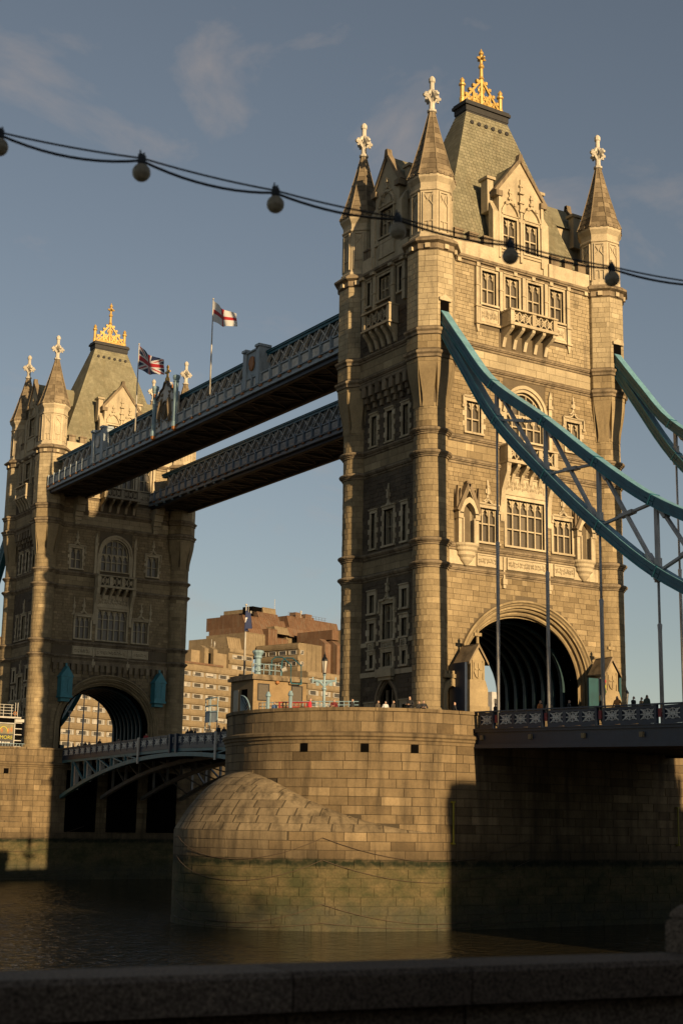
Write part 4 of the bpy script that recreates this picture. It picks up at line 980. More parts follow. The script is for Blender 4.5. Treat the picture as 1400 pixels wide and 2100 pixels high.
def pier(loc, near, label):
    T = empty('bridge_pier', loc, 0, label, 'pier', 'granite piers of the bridge')
    # core
    up = [upath(2 * XC * i / 4)[0] for i in range(5)] + [upath(2 * XC + RU * pi * i / 24)[0] for i in range(1, 25)]
    up += [Vector((XC - 0.0, RU, 0))] + [Vector((XC + RU * sin(pi - pi * i / 24), -RU * cos(pi - pi * i / 24), 0)) for i in range(1, 24)]
    n = len(up); b = MB()
    zs = [-12, 7.65]; b.add([(p.x, p.y, z) for z in zs for p in up], [((i + 1) % n, i, n + i, n + (i + 1) % n) for i in range(n)] + [tuple(range(2 * n - 1, n - 1, -1))], .4)
    pin = [Vector((p.x * .965, p.y * .95, 0)) for p in up]     # parapet wall
    b.add([(p.x, p.y, z) for z in (7.65, 8.8) for p in up] + [(p.x, p.y, z) for z in (7.65, 8.8) for p in pin], [((i + 1) % n, i, n + i, n + (i + 1) % n) for i in range(n)] + [(2 * n + i, 2 * n + (i + 1) % n, 3 * n + (i + 1) % n, 3 * n + i) for i in range(n)] + [(n + i, 3 * n + i, 3 * n + (i + 1) % n, n + (i + 1) % n) for i in range(n) if not (abs(up[i].x) < 9.6 and abs(up[(i + 1) % n].x) < 9.6)], .4)
    core = b.build('pier_core', 'piercore', T)
    for sx in (-1, 1):
        b = MB(); m_ = 48; vs = []
        for i in range(m_ + 1):
            p, _ = lpath(LL * i / m_); vs += [(p.x * -sx, p.y, -12), (p.x * -sx, p.y, .098)]
        b.add(vs, [(2 * i, 2 * i + 2, 2 * i + 3, 2 * i + 1) for i in range(m_)], .4)
        vs = [((q := hood_pt(i / m_, j / 8)[0])[0] * -sx, q[1], q[2]) for i in range(m_ + 1) for j in range(9)]
        b.add(vs, [(i * 9 + j, (i + 1) * 9 + j, (i + 1) * 9 + j + 1, i * 9 + j + 1) for i in range(m_) for j in range(8)], .4)
        cw = b.build('cutwater', 'piercore', T)
        if sx > 0: CW = cw
    groups = []
    CH = .622; zs = [6.3 - CH * k for k in range(22)]
    def hid(s, z):
        if s < 2 * XC: return False
        f = (s - 2 * XC) / RU; best = 0
        if f < .04: return z < .11
        # hood height at this bearing
        for i in range(41):
            p, _ = lpath(LL * i / 40)
            if atan2(-(p.x + XC), -p.y) >= f: return z < hood_pt(i / 40, 1)[1] + .02
        return z < 4.3
    s_end = 2 * XC + RU * pi * .93
    groups.append((path_stones(upath, 0, 2 * XC - .001, zs, 1.2, 2.6), core, 'pier')); groups.append((path_stones(upath, 2 * XC, s_end, zs, 1.2, 2.6, skip=hid), core, 'pier'))
    groups.append((path_stones(upath, 0, s_end, [7.12, 7.85, 8.58], 1.0, 2.0, .02), core, 'pier'))
    groups.append((path_stones(upath, 0, s_end, [8.58, 8.86], 1.6, 2.6, .12), core, 'pier'))
    zl = [.098 - CH * k for k in range(12)]
    for z0_, z1_ in zip(zl[:-1], zl[1:]):
        sp_ = LL * rnd.uniform(.2, .34); groups.append((path_stones(lpath, .0, sp_, [z0_, z1_], 1.3, 2.6), CW, 'pier')); groups.append((path_stones(lpath, sp_, LL * .62, [z0_, z1_], 1.4, 2.7), CW, 'hood'))
    hz = [.098 + .53 * k for k in range(9)]; hs_ = []
    for z0, z1 in zip(hz[:-1], hz[1:]):
        t = 0
        while t < .64:
            e = t + rnd.uniform(.03, .055)
            def sz(tt, z):
                H = hood_pt(tt, 1)[1]; f = min(1, max(0, (z - .098) / max(H - .098, .01))); return 1 - (1 - f) ** (1 / 1.9)
            ta, tb = t + .0012, e - .0012
            if min(sz(ta, z0 + .015), sz(tb, z0 + .015)) < 1:
                vs = []; K = 5; J = 3
                for i in range(K + 1):
                    tt = ta + (tb - ta) * i / K; sa, sb = sz(tt, z0 + .012), sz(tt, z1 - .012); sb = max(sb, sa)
                    for j in range(J + 1): vs.append(hood_pt(tt, sa + (sb - sa) * j / J, .03)[0])
                fs = [(i * (J + 1) + j, i * (J + 1) + j + 1, (i + 1) * (J + 1) + j + 1, (i + 1) * (J + 1) + j) for i in range(K) for j in range(J)]
                o = len(vs)
                vs2 = [hood_pt(ta + (tb - ta) * i / K, sz(ta + (tb - ta) * i / K, z0 + .012), -.01)[0] for i in range(K + 1)]
                vs += vs2; fs += [(o + i, i * (J + 1), (i + 1) * (J + 1), o + i + 1) for i in range(K)]
                p, nn = lpath((ta + tb) / 2 * LL); hs_.append((vs, [f[::-1] for f in fs], tone_(rnd), (tb - ta) * LL * .8, (nn + Vector((0, 0, .5))).normalized()))
            t = e
    groups.append((hs_, CW, 'hood'))
    # string moulding swept round the pier
    m = MB(); prof = [(0, 6.28), (.1, 6.3), (.1, 6.5), (.2, 6.58), (.2, 6.72), (.32, 6.82), (.32, 7.0), (0, 7.14)]; K = len(prof); ns = 60; vs = []
    for i in range(ns + 1):
        p, nn = upath(s_end * i / ns)
        for d, z in prof: q = p + nn * d; vs.append((q.x, q.y, z))
    m.add(vs, [(i * K + j, i * K + j + 1, (i + 1) * K + j + 1, (i + 1) * K + j) for i in range(ns) for j in range(K - 1)], .4); m.build('string_moulding', 'pier', T)
    for f in (1.02, .62, .30):      # drain openings
        p, nn = upath(2 * XC + RU * f); fr = Fr(p, (-nn.y, nn.x, 0), nn); m = MB(); fbox(m, fr, -.28, .28, 5.68, 6.27, -.1, .085, .5); m.build('drain_opening', 'dark', T)
    for sy in (-1, 1):      # bascule chambers in the river faces
        if (sy < 0) != near:
            for x0, x1 in ((-7.4, -3.4), (-2.0, 2.0), (3.4, 7.4)): part('bascule_chamber', 'dark', T, lambda b: box(b, x0, x1, sy * RU - .08, sy * RU + .08, -1.0, 7.2))
    if near:
        for x in (-11.9, 10.5):
            m = MB(); tube(m, [(x, -RU - .25, -.6), (x, -RU - .25, 2.3)], .07, 6); [box(m, x - .1, x + .1, -RU - .35, -RU, z, z + .12, mi=0) for z in (-.65, 2.25)]; m.build('tide_post', 'yellow', T)
    emit_stones(groups, loc, 300, T)
    # mooring chains looped round the cutwater
    LH = LL / 2
    def G(s): return upath(2 * XC - (s - LH)) if s > LH else lpath(LH - s)
    k = 0
    for z0, sag in ((-.3, 1.55), (-1.8, 1.5), (-4.75, 1.35), (-6.0, .4)):
        m = MB(); nodes = [-1.5, 11.2, 28.0]
        for a, e in zip(nodes[:-1], nodes[1:]):
            pts = []
            for i in range(15):
                t = i / 14; p, nn = G(a + (e - a) * t); q = p + nn * .12; pts.append((q.x, q.y, z0 - sag * 4 * t * (1 - t)))
            tube(m, pts, .022, 5, .5)
        c = m.build('mooring_chain', 'brownsteel', None); c.location = loc
        tag(c, ['topmost rusty chain', 'second rusty chain from the top', 'third rusty chain from the top', 'lowest rusty chain'][k] + (' looped along the near pier' if near else ' looped along the far pier'), 'chain', 'chains looped round the piers'); k += 1
    return T

# ------------------------------------------------------------------ decks
def panel_mesh(w_, h):
    m = MB(); fr = Fr((0, 0, 0), (0, -1, 0), (-1, 0, 0))       # faces west
    W2 = w_ * .40
    for a, b_, z0, z1 in ((-w_ / 2, w_ / 2, 0, h * .22), (-w_ / 2, w_ / 2, h * .84, h), (-w_ / 2, -W2, h * .22, h * .84), (W2, w_ / 2, h * .22, h * .84)): fbox(m, fr, a, b_, z0, z1, -.08, .03, .5, 0)
    fbox(m, fr, -W2, W2, h * .22, h * .84, -.08, -.065, .5, 0)
    zc = h * .53; R = h * .29
    def ring(cx, cz, r, rr=.034, k0=0, k1=13): tube(m, [fr.p(cx + r * cos(k * pi / 6), cz + r * sin(k * pi / 6), -.02) for k in range(k0, k1)], rr, 5, .5, 1, cap=False)
    ring(0, zc, R); ring(0, zc, R * .5); ring(-W2, zc, R, k0=-3, k1=4); ring(W2, zc, R, k0=3, k1=10)
    for q in (-.5, .5): ring(q * W2, zc + R * .55, R * .3); ring(q * W2, zc - R * .55, R * .3)
    for e in (-1, 1): bar(m, fr.p(-W2, zc - e * R, -.02), fr.p(W2, zc + e * R, -.02), .06, .06, .5, up=fr.n, mi=1)
    bar(m, fr.p(0, zc - R * 1.1, -.02), fr.p(0, zc + R * 1.1, -.02), .06, .06, .5, up=fr.n, mi=1); bar(m, fr.p(-W2, zc, -.02), fr.p(W2, zc, -.02), .06, .06, .5, up=fr.n, mi=1)
    me = m.build('tmp', ['navy', 'filigree']); d = me.data; bpy.data.objects.remove(me); d.name = 'parapet_panel'; return d
PM = panel_mesh(1.78, 1.2); PMB = panel_mesh(1.62, 1.12)
def inst(name, me, parent, loc, rz=0, sx=1):
    o = bpy.data.objects.new(name, me); COL.objects.link(o); o.parent = parent; o.location = loc; o.rotation_euler = (0, 0, rz); return o
def approach(y0, sgn, label):
    """suspended span from the pier (|y| grows along sgn)"""
    T = empty('approach_span', (0, y0, 0), 0, label, 'bridge deck'); L = 82; dz = -.024
    z = lambda y: 8.85 + dz * abs(y)
    def strip(b, x0, x1, a, c): # a,c: offsets below the parapet top
        ys = [0, sgn * L]; vs = []
        for y in ys: vs += [(x0, y, z(y) - a), (x1, y, z(y) - a), (x1, y, z(y) - c), (x0, y, z(y) - c)]
        b.add(vs, [(0, 1, 2, 3), (4, 7, 6, 5), (0, 4, 5, 1), (1, 5, 6, 2), (2, 6, 7, 3), (3, 7, 4, 0)])
    part('roadway', 'asphalt', T, lambda b: strip(b, -9.4, 9.4, 1.28, 1.7))
    for s in (-1, 1):
        x = s * 9.72; xx = lambda a, b_: (min(s * a, s * b_), max(s * a, s * b_))
        g = part('edge_girder', 'navy', T, lambda b: (strip(b, *xx(9.45, 9.7), 1.32, 2.6), strip(b, *xx(9.4, 9.95), 1.24, 1.32), strip(b, *xx(9.6, 9.85), 1.32, 1.5), strip(b, *xx(9.6, 9.9), 2.38, 2.66)))
        part('handrail', 'navy', T, lambda b: strip(b, *xx(9.6, 9.88), -.02, .07))
        for i in range(4): part('road_beam', 'brownsteel', T, lambda b: strip(b, s * (1.2 + 2.1 * i) - .2, s * (1.2 + 2.1 * i) + .2, 1.7, 2.5))
        if s < 0 or True:
            n = 0
            for k in range(-1, 14):
                yh = 2.1 + 5.4 * k       # hanger post offset from the pier
                for j in range(3):
                    yc = yh + .55 + .875 + j * 1.62
                    if yc < .9 or yc > (44 if s < 0 else 30): continue
                    o = inst('parapet_panel', PMB, T, (x, sgn * yc, z(yc) - 1.22), 0 if s < 0 else pi)
                if yh > 0 and yh < 60:
                    m = MB(); box(m, x - .1, x + .13, sgn * yh - .1, sgn * yh + .1, z(yh) - 1.3, z(yh) - .02); m.build('parapet_post', 'navy', T)
                    m = MB(); fr = Fr((x - .02, sgn * (yh + .32), 0), (0, -1, 0), (-1, 0, 0)); fbox(m, fr, -.13, .13, z(yh) - .85, z(yh) - .3, -.06, 0); m.build('red_panel', 'red', T)
                    m = MB(); box(m, -9.86, -9.7, sgn * yh + 1.1, sgn * yh + 1.42, z(yh) - 2.02, z(yh) - 1.7); m.build('rosette', 'ashlar', T) if s < 0 else None
            if s < 0: part('parapet_wall', 'navy', T, lambda b: None)
    return T
def clean_empty_parts():
    for o in list(bpy.data.objects):
        if o.type == 'MESH' and len(o.data.vertices) == 0: bpy.data.objects.remove(o)
def bascule(yp, sgn, label):
    """opening leaf from the pier face at yp towards mid-span"""
    L = 29.95; T = empty('bascule_leaf', (0, yp, 0), 0, label, 'bascule', 'opening leaves of the central span')
    zt = lambda y: 8.87 + .0165 * y; zb = lambda y: 7.09 - 4.2 * ((L - y) / L) ** 2.05 - .0
    def ribbon(b, x0, x1, f0, f1, y0=0, y1=L, n=14):
        vs = []
        for i in range(n + 1):
            y = y0 + (y1 - y0) * i / n
            for x, f in ((x0, f0), (x1, f0), (x1, f1), (x0, f1)): vs.append((x, sgn * y, f(y)))
        b.add(vs, [(4 * i + a, 4 * i + (a + 1) % 4, 4 * i + 4 + (a + 1) % 4, 4 * i + 4 + a) for i in range(n) for a in range(4)] + [(0, 1, 2, 3), (4 * n + 3, 4 * n + 2, 4 * n + 1, 4 * n)])
    part('roadway', 'asphalt', T, lambda b: ribbon(b, -7.7, 7.7, lambda y: zt(y) - 1.3, lambda y: zt(y) - 1.65))
    for s in (-1, 1):
        xa, xb = min(s * 7.85, s * 8.1), max(s * 7.85, s * 8.1)
        part('fascia', 'navy', T, lambda b: (ribbon(b, xa, xb, lambda y: zt(y) - 1.14, lambda y: zt(y) - 1.45), ribbon(b, xa + .04, xb - .04, lambda y: zt(y) + .02, lambda y: zt(y) - .06)))
        for i in range(18):
            y = .85 + i * 1.66
            if y < L: inst('parapet_panel', PMB, T, (s * 8.0, sgn * y, zt(y) - 1.16), 0 if s < 0 else pi)
        for i in range(19):
            y = .02 + i * 1.66
            m = MB(); box(m, s * 8.0 - .07, s * 8.0 + .1, sgn * y - .05, sgn * y + .05, zt(y) - 1.2, zt(y)); m.build('parapet_post', 'navy', T)
    for gi, x in enumerate((-7.95, -2.7, 2.7, 7.95)):
        mt = 'bascteal' if gi == 0 else 'greypaint'
        ch = part('girder_chord', mt, T, lambda b: (ribbon(b, x - .22, x + .22, lambda y: zb(y) + .42, zb), ribbon(b, x - .1, x + .1, lambda y: zt(y) - 1.46, lambda y: zt(y) - 1.75)))
        for i in range(8):
            y = 3.1 + i * 3.68; m = MB()
            if zt(y) - 1.7 - zb(y) < .9: continue
            bar(m, (x, sgn * y, zb(y) + .2), (x, sgn * y, zt(y) - 1.6), .3, .16, up=(0, 1, 0)); m.build('girder_post', 'bascteal' if False else mt, T)
            m = MB(); bar(m, (x + .6, sgn * (y - .5), zb(y) + .2), (x + .6, sgn * (y - .5), zt(y) - 1.5), .5, .9, up=(0, 1, 0)); (m.build('web_plate', 'lattice', T) if gi == 0 and i < 6 else None)
            m = MB(); y2 = y + 3.5; bar(m, (x - .02, sgn * (y + .1), zt(y) - 1.65), (x - .02, sgn * y2, zb(y2) + .3), .24, .14, up=(0, 1, 0)) if y2 < L - 1 else None
            if m.v: m.build('girder_diagonal', mt, T)
    for i in range(8):
        y = 2.2 + i * 3.68
        part('cross_beam', 'brownsteel', T, lambda b: (box(b, -7.8, 7.8, min(sgn * y, sgn * y + .2), max(sgn * y, sgn * y + .2), zt(y) - 2.1, zt(y) - 1.66), bar(b, (-7.8, sgn * y, zb(y) + .3), (-2.7, sgn * y, zt(y) - 1.8), .14, .14), bar(b, (-2.7, sgn * y, zb(y) + .3), (2.7, sgn * y, zt(y) - 1.8), .14, .14), bar(b, (7.8, sgn * y, zb(y) + .3), (2.7, sgn * y, zt(y) - 1.8), .14, .14)))
    yb = 21.6 if sgn < 0 else 20.6
    part('gauge_board', 'whiteframe', T, lambda b: box(b, -8.3, -8.18, sgn * yb - .17, sgn * yb + .17, zt(yb) - 2.7, zt(yb) + .1))
    part('hinge_housing', 'navy', T, lambda b: (box(b, -8.3, -8.02, sgn * (L - .9), sgn * (L - .55), zt(L) - 1.9, zt(L) + .05) if sgn > 0 else box(b, -8.3, -8.02, -(L - .55), -(L - .9), zt(L) - 1.9, zt(L) + .05)))
    return T

# ------------------------------------------------------------------ suspension chains
TOPN = [(6.55, 41.2), (9.55, 37.5), (13.1, 33.5), (18.95, 29.3), (24.25, 25.2), (29.45, 21.6), (34.85, 18.9), (40.25, 16.6), (45.65, 14.6), (51.05, 12.9), (56.45, 11.5), (61.85, 10.5), (64.75, 10.2)]
BOTN = [(6.55, 40.3), (9.55, 36.0), (13.55, 30.6), (19.05, 25.3), (24.45, 20.7), (29.75, 16.8), (35.25, 14.0), (40.65, 12.0), (46.05, 10.8), (51.45, 10.1), (56.85, 9.8), (62.05, 9.9), (64.75, 10.1)]
def smooth_chain(P, n=5):
    out = []
    for i in range(len(P) - 1):
        p0, p1, p2, p3 = P[max(i - 1, 0)], P[i], P[i + 1], P[min(i + 2, len(P) - 1)]
        for k in range(n):
            t = k / n; out.append(tuple(.5 * (2 * p1[j] + (p2[j] - p0[j]) * t + (2 * p0[j] - 5 * p1[j] + 4 * p2[j] - p3[j]) * t * t + (3 * p1[j] - p0[j] - 3 * p2[j] + p3[j]) * t ** 3) for j in (0, 1)))
    out.append(P[-1]); return out
def interp(P, y):
    for a, b in zip(P[:-1], P[1:]):
        if a[0] <= y <= b[0]: return a[1] + (b[1] - a[1]) * (y - a[0]) / (b[0] - a[0])
    return P[-1][1]
def susp(x, y0, sgn, label, near):
    T = empty('suspension_chain', (x, y0, 0), 0, label, 'suspension chain', 'steel suspension chains'); Y = lambda y: sgn * y
    up, lo = smooth_chain(TOPN), smooth_chain(BOTN)
    def sweep(b, P, hw, h0, h1):
        vs = []
        for i, (y, z) in enumerate(P):
            a, c = P[max(i - 1, 0)], P[min(i + 1, len(P) - 1)]; d = Vector((c[0] - a[0], c[1] - a[1])).normalized(); n_ = (-d.y, d.x)
            for hx, hh in ((-hw, h0), (hw, h0), (hw, h1), (-hw, h1)): vs.append((hx, Y(y + n_[0] * hh), z + n_[1] * hh))
        n = len(P); b.add(vs, [(4 * i + a, 4 * i + (a + 1) % 4, 4 * i + 4 + (a + 1) % 4, 4 * i + 4 + a) for i in range(n - 1) for a in range(4)])
    for P, nm in ((up, 'upper_chord'), (lo, 'lower_chord')):
        c = part(nm, 'teal', T, lambda b: (sweep(b, P, .34, -.30, .26), sweep(b, P, .40, .26, .34), sweep(b, P, .40, -.36, -.30), sweep(b, P, .37, -.06, -.0)))
        part('sky_sheen_strip', 'tealsheen', c, lambda b: sweep(b, P, .38, .344, .36))  # pale strip along the top paints in the sky's reflection
    for P, NN in ((up, TOPN), (lo, BOTN)):
        for y, z in NN[2:12]:
            i = min(range(len(P)), key=lambda q: abs(P[q][0] - y)); a, c = P[max(i - 1, 0)], P[min(i + 1, len(P) - 1)]; d = Vector((0, Y(c[0]) - Y(a[0]), c[1] - a[1])).normalized(); o = Vector((0, Y(P[i][0]), P[i][1]))
            m = MB(); bar(m, o - d * .45, o + d * .45, .74, .5); bar(m, o - d * .06, o + d * .06, .84, .78)
            for q in range(-3, 4): bar(m, o + d * q * .12 - Vector((.395, 0, 0)), o + d * q * .12 + Vector((.395, 0, 0)), .05, .05)
            m.build('splice_plate', 'teal', T)
    tail = [(64.75, 10.15), (75, 15.5), (86, 22.0)]
    part('back_chain', 'teal', T, lambda b: sweep(b, smooth_chain(tail), .3, -.35, .35))
    for k in range(2, 12):
        yb_, zb_ = BOTN[k]; zt_ = interp(up, yb_)
        m = MB(); bar(m, (0, Y(yb_), zb_ + .2), (0, Y(yb_), zt_ - .2), .2, .3, up=(0, 1, 0)); bar(m, (0, Y(yb_), zb_ + .2), (0, Y(yb_), zb_ + .9), .3, .46, up=(0, 1, 0)); m.build('strut', 'hanger', T)
        if k < 11:
            y2, z2 = BOTN[k + 1]; zt2 = interp(up, y2); m = MB()
            a, b_, c, d = Vector((0, Y(yb_), zb_)), Vector((0, Y(y2), zt2)), Vector((0, Y(yb_), zt_)), Vector((0, Y(y2), z2))
            bar(m, a + (b_ - a) * .05, b_ - (b_ - a) * .05, .16, .26, up=(1, 0, 0)); bar(m, c + (d - c) * .05, d - (d - c) * .05, .18, .28, up=(1, 0, 0))
            o = (a + b_) / 2; bar(m, o + (b_ - a) * -.12, o + (b_ - a) * .12, .24, .5, up=(1, 0, 0)); bar(m, c + (d - c) * .03, c + (d - c) * .16, .24, .5, up=(1, 0, 0)); bar(m, c + (d - c) * .84, c + (d - c) * .97, .24, .5, up=(1, 0, 0))
            m.build('cross_brace', 'hanger', T)
        zd = 8.8 - .024 * (yb_ - 11.2)
        m = MB(); zc = zb_ - .3
        if zc - zd > .3:
            tube(m, [(0, Y(yb_), zc), (0, Y(yb_), max(zd, zb_ * .55 + zd * .45))], .085, 8); tube(m, [(0, Y(yb_), zb_ * .55 + zd * .45 + .5), (0, Y(yb_), zb_ * .55 + zd * .45 + .4), (0, Y(yb_), zb_ * .55 + zd * .45), (0, Y(yb_), zd - 1.2)], [.09, .16, .13, .13], 8)
            tube(m, [(-.3, Y(yb_), zc - .1), (.3, Y(yb_), zc - .1)], .17, 8); box(m, -.14, .14, Y(yb_) - .22, Y(yb_) + .22, zc - .35, zc + .25)
            m.build('hanger', 'hanger', T, True)
    return T

# ------------------------------------------------------------------ high level walkways
def walkway(s, label):
    T = empty('high_level_walkway', (0, 0, 0), 0, label, 'walkway', 'high level walkways between the towers')
    Y0, Y1 = 5.8, 76.6; xo, xi = 10.38, 4.4
    XX = (lambda a: -a) if s < 0 else (lambda a: a)
    def bx(b, a0, a1, y0, y1, z0, z1, tone=.5, mi=0): box(b, min(XX(a0), XX(a1)), max(XX(a0), XX(a1)), y0, y1, z0, z1, tone, mi)
    part('floor', 'brownsteel', T, lambda b: bx(b, xi + .25, xo - .25, Y0, Y1, 41.35, 41.5))
    sf = part('soffit_beam', 'brownsteel', T, lambda b: [bx(b, a, a + .35, Y0, Y1, 40.95, 41.35) for a in (xi + .5, xo - .85)])
    for i in range(20):
        y = Y0 + 1.5 + i * 3.55; m = MB()
        bar(m, (XX(xi + .6), y, 41.2), (XX(xo - .6), y + 3.4, 41.2), .12, .12); bar(m, (XX(xo - .6), y, 41.2), (XX(xi + .6), y + 3.4, 41.2), .12, .12); bx(m, xi + .9, xo - .9, y - .1, y + .1, 41.1, 41.34)
        m.build('soffit_brace', 'brownsteel', T)
    part('roof', 'teal', T, lambda b: b.add([(XX(xo - .55), Y0, 45.35), (XX(xi + .55), Y0, 45.35), (XX((xo + xi) / 2), Y0, 46.0), (XX(xo - .55), Y1 - 2.2, 45.35), (XX(xi + .55), Y1 - 2.2, 45.35), (XX((xo + xi) / 2), Y1 - 2.2, 46.0)], [(0, 3, 5, 2), (1, 2, 5, 4), (0, 2, 1), (3, 4, 5)]))
    part('glazing', 'pane', T, lambda b: bx(b, xi + 1.25, xo - 1.25, Y0, Y1 - 2.6, 41.5, 45.3))
    for side in (0, 1):
        face = xo if side == 0 else xi; o_ = -1 if side == 0 else 1       # inward offset
        d = -1 if (XX(face) < XX((xo + xi) / 2)) else 1
        f0 = face; xin = face + o_ * .8
        part('fascia', 'greyblue', T, lambda b: (bx(b, f0, f0 + o_ * .3, Y0, Y1, 41.36, 41.62), bx(b, f0 + o_ * .12, f0 + o_ * .3, Y0, Y1, 41.62, 41.95), bx(b, f0 - o_ * .06, f0 + o_ * .3, Y0, Y1, 41.9, 42.0), bx(b, f0 - o_ * .04, f0 + o_ * .25, Y0, Y1, 42.92, 43.04), bx(b, f0 + o_ * .1, f0 + o_ * .2, Y0, Y1, 42.0, 42.92)))
        part('shadow_girder', 'navy', T, lambda b: bx(b, f0 + o_ * .35, f0 + o_ * .5, Y0, Y1, 41.0, 41.5))
        part('ledge', 'brownsteel', T, lambda b: bx(b, f0 + o_ * .25, xin + o_ * .2, Y0, Y1, 42.85, 42.95))
        part('top_chord', 'teal', T, lambda b: (bx(b, xin - o_ * .05, xin + o_ * .5, Y0, Y1 - 2.2, 44.95, 45.2), bx(b, xin - o_ * .18, xin + o_ * .5, Y0, Y1 - 2.2, 45.2, 45.42), bx(b, xin, xin + o_ * .3, Y0, Y1 - 2.2, 43.0, 43.15)))
        n = int((Y1 - Y0) / 1.8)
        vis = (side == 0) == (s < 0)
        for i in range(n + 1):
            y = Y0 + .9 + i * 1.8
            if y > Y1 - .5: break
            if vis:
                m = MB(); bx(m, f0 - o_ * .03, f0 + o_ * .1, y - .16, y + .16, 42.0, 42.92); bx(m, f0 - o_ * .1, f0 + o_ * .05, y - .06, y + .06, 41.9, 43.25); m.build('panel_post', 'greyblue', T)
                m = MB(); fr = Fr((XX(f0 + o_ * .1), y + .9, 0), (0, -1, 0), (-1, 0, 0))
                fbox(m, fr, -.55, .55, 42.1, 42.82, 0, .03, .5)
                for q in (-.3, .05, .3): m.add([fr.p(q - .22, 42.2, .03), fr.p(q + .1, 42.3, .03), fr.p(q + .2, 42.72, .03), fr.p(q - .05, 42.5, .1)], [(0, 1, 3), (1, 2, 3), (2, 0, 3)], .5)
                m.build('panel', 'lattice', T)
                m = MB(); bx(m, f0 - o_ * .1, f0 + o_ * .1, y - .2, y + .2, 41.66, 41.86); m.build('boss', 'rust', T)
            if y < Y1 - 4:
                m = MB(); xl = XX(xin + o_ * .1); 
                bar(m, (xl, y - .35, 44.95), (xl, y + 1.45, 43.1), .14, .3, up=(1, 0, 0)); bar(m, (xl + d * -.05, y + 1.45, 44.95), (xl + d * -.05, y - .35, 43.1), .09, .16, up=(1, 0, 0)); bar(m, (xl + d * -.08, y + .55, 44.95), (xl + d * -.08, y + 2.35, 43.1), .07, .12, up=(1, 0, 0)) if vis else None
                m.build('lattice_bar', 'lattice', T)
        if vis or side == 0:
            for yc in ((22.9, 59.9) if s < 0 else ()):
                m = MB(); x0_ = f0 - o_ * .12; hw_ = 1.3 if s < 0 else .55
                bx(m, f0 + o_ * .05, xin + o_ * .3, yc - hw_, yc + hw_, 43.0, 45.6); [bx(m, x0_, xin + o_ * .35, yc + q * hw_ - .32, yc + q * hw_ + .32, 42.0, 45.8) for q in (-1, 1)]; [bx(m, x0_ - o_ * .12, xin + o_ * .4, yc + q * hw_ - .42, yc + q * hw_ + .42, 45.8, 46.05) for q in (-1, 1)]
                bx(m, x0_, xin, yc - hw_, yc + hw_, 45.6, 45.75); m.build('pilaster_panel', 'greyblue', T)
                if s < 0 and vis:
                    m = MB(); fr = Fr((XX(f0 + o_ * .05), yc, 0), (0, -1, 0), (-1, 0, 0)); fpoly(m, fr, [(-.4, 45.0), (.4, 45.0), (.4, 44.2), (0, 43.7), (-.4, 44.2)], 0, .12); tube(m, [fr.p(.5 * cos(k * pi / 5), 44.4 + .7 * sin(k * pi / 5), .08) for k in range(11)], .08, 5); m.build('crest', 'rust' if yc < 40 else 'lattice', T)
    if s < 0:   # coat of arms at mid-span
        yc = 41.9; f0 = xo; m = MB(); fr = Fr((-xo + .1, yc, 0), (0, -1, 0), (-1, 0, 0))
        A = [(-2.2, 42.0), (2.2, 42.0), (2.2, 45.8), (1.6, 46.0), (1.2, 46.5), (.6, 46.7), (.3, 47.3), (-.3, 47.3), (-.6, 46.7), (-1.2, 46.5), (-1.6, 46.0), (-2.2, 45.8)]
        fpoly(m, fr, A, -.5, .1); AR = m.build('coat_of_arms', 'lattice', T)
        m = MB()
        for (p, q) in zip(A[2:-1], A[3:]): bar(m, fr.p(*p, .12), fr.p(*q, .12), .16, .3, up=fr.n)
        m.build('arms_coping', 'brownsteel', AR)
        m = MB(); r_ = random.Random(5)
        tube(m, [fr.p(.75 * cos(k * pi / 6), 44.1 + 1.0 * sin(k * pi / 6), .16) for k in range(13)], .13, 6)
        fpoly(m, fr, [(-.45, 44.7), (.45, 44.7), (.42, 43.9), (0, 43.3), (-.42, 43.9)], .1, .25)
        for q in (-1, 1):
            tube(m, [fr.p(q * 1.1, 42.6, .16), fr.p(q * 1.35, 43.4, .25), fr.p(q * 1.15, 44.4, .25), fr.p(q * 1.0, 45.2, .2), fr.p(q * .8, 45.6, .15)], [.16, .22, .25, .2, .1], 6)
        for k in range(34): x, z = r_.uniform(-1.9, 1.9), r_.uniform(42.3, 46.2); m.add([fr.p(x - .16, z, .1), fr.p(x, z - .16, .1), fr.p(x + .16, z, .1), fr.p(x, z + .16, .1), fr.p(x, z, .26)], [(0, 1, 4), (1, 2, 4), (2, 3, 4), (3, 0, 4)])
        m.build('arms_relief', 'mould', AR)
        for q in (-1, 1):
            m = MB(); lathe(m, -xo - .05, yc + q * 2.55, [(.36, 41.7), (.36, 42.2), (.27, 42.3), (.27, 46.6), (.34, 46.7), (.28, 46.8), (.4, 47.1), (.4, 47.35), (.3, 47.4)], 10, 0); m.build('arms_column', 'skyblue', AR)
            m = MB(); lathe(m, -xo - .05, yc + q * 2.55, [(.12, 41.25), (.3, 41.4), (.34, 41.7)], 8, 0); box(m, -xo - .4, -xo - .25, yc + q * 2.2 - .1, yc + q * 2.2 + .1, 46.0, 46.4); m.build('gilt_drop', 'rust', AR)
        m = MB(); lathe(m, -xo + .1, yc, [(.3, 47.2), (.26, 47.7), (.14, 47.9), (.12, 48.9), (.18, 49.0), (.05, 49.25)], 8, 0); [box(m, -xo, -xo + .2, yc - .5, yc + .5, 48.35, 48.55)]; m.build('gilt_cross', 'gold', AR)
    else: pass
    for i in range(9):      # lamps under the far end
        y = 56 + i * 2.3; m = MB(); bx(m, xi - .02, xi + .18, y - .16, y + .16, 41.1, 41.32); m.build('soffit_lamp', 'skyblue', T)
    return T

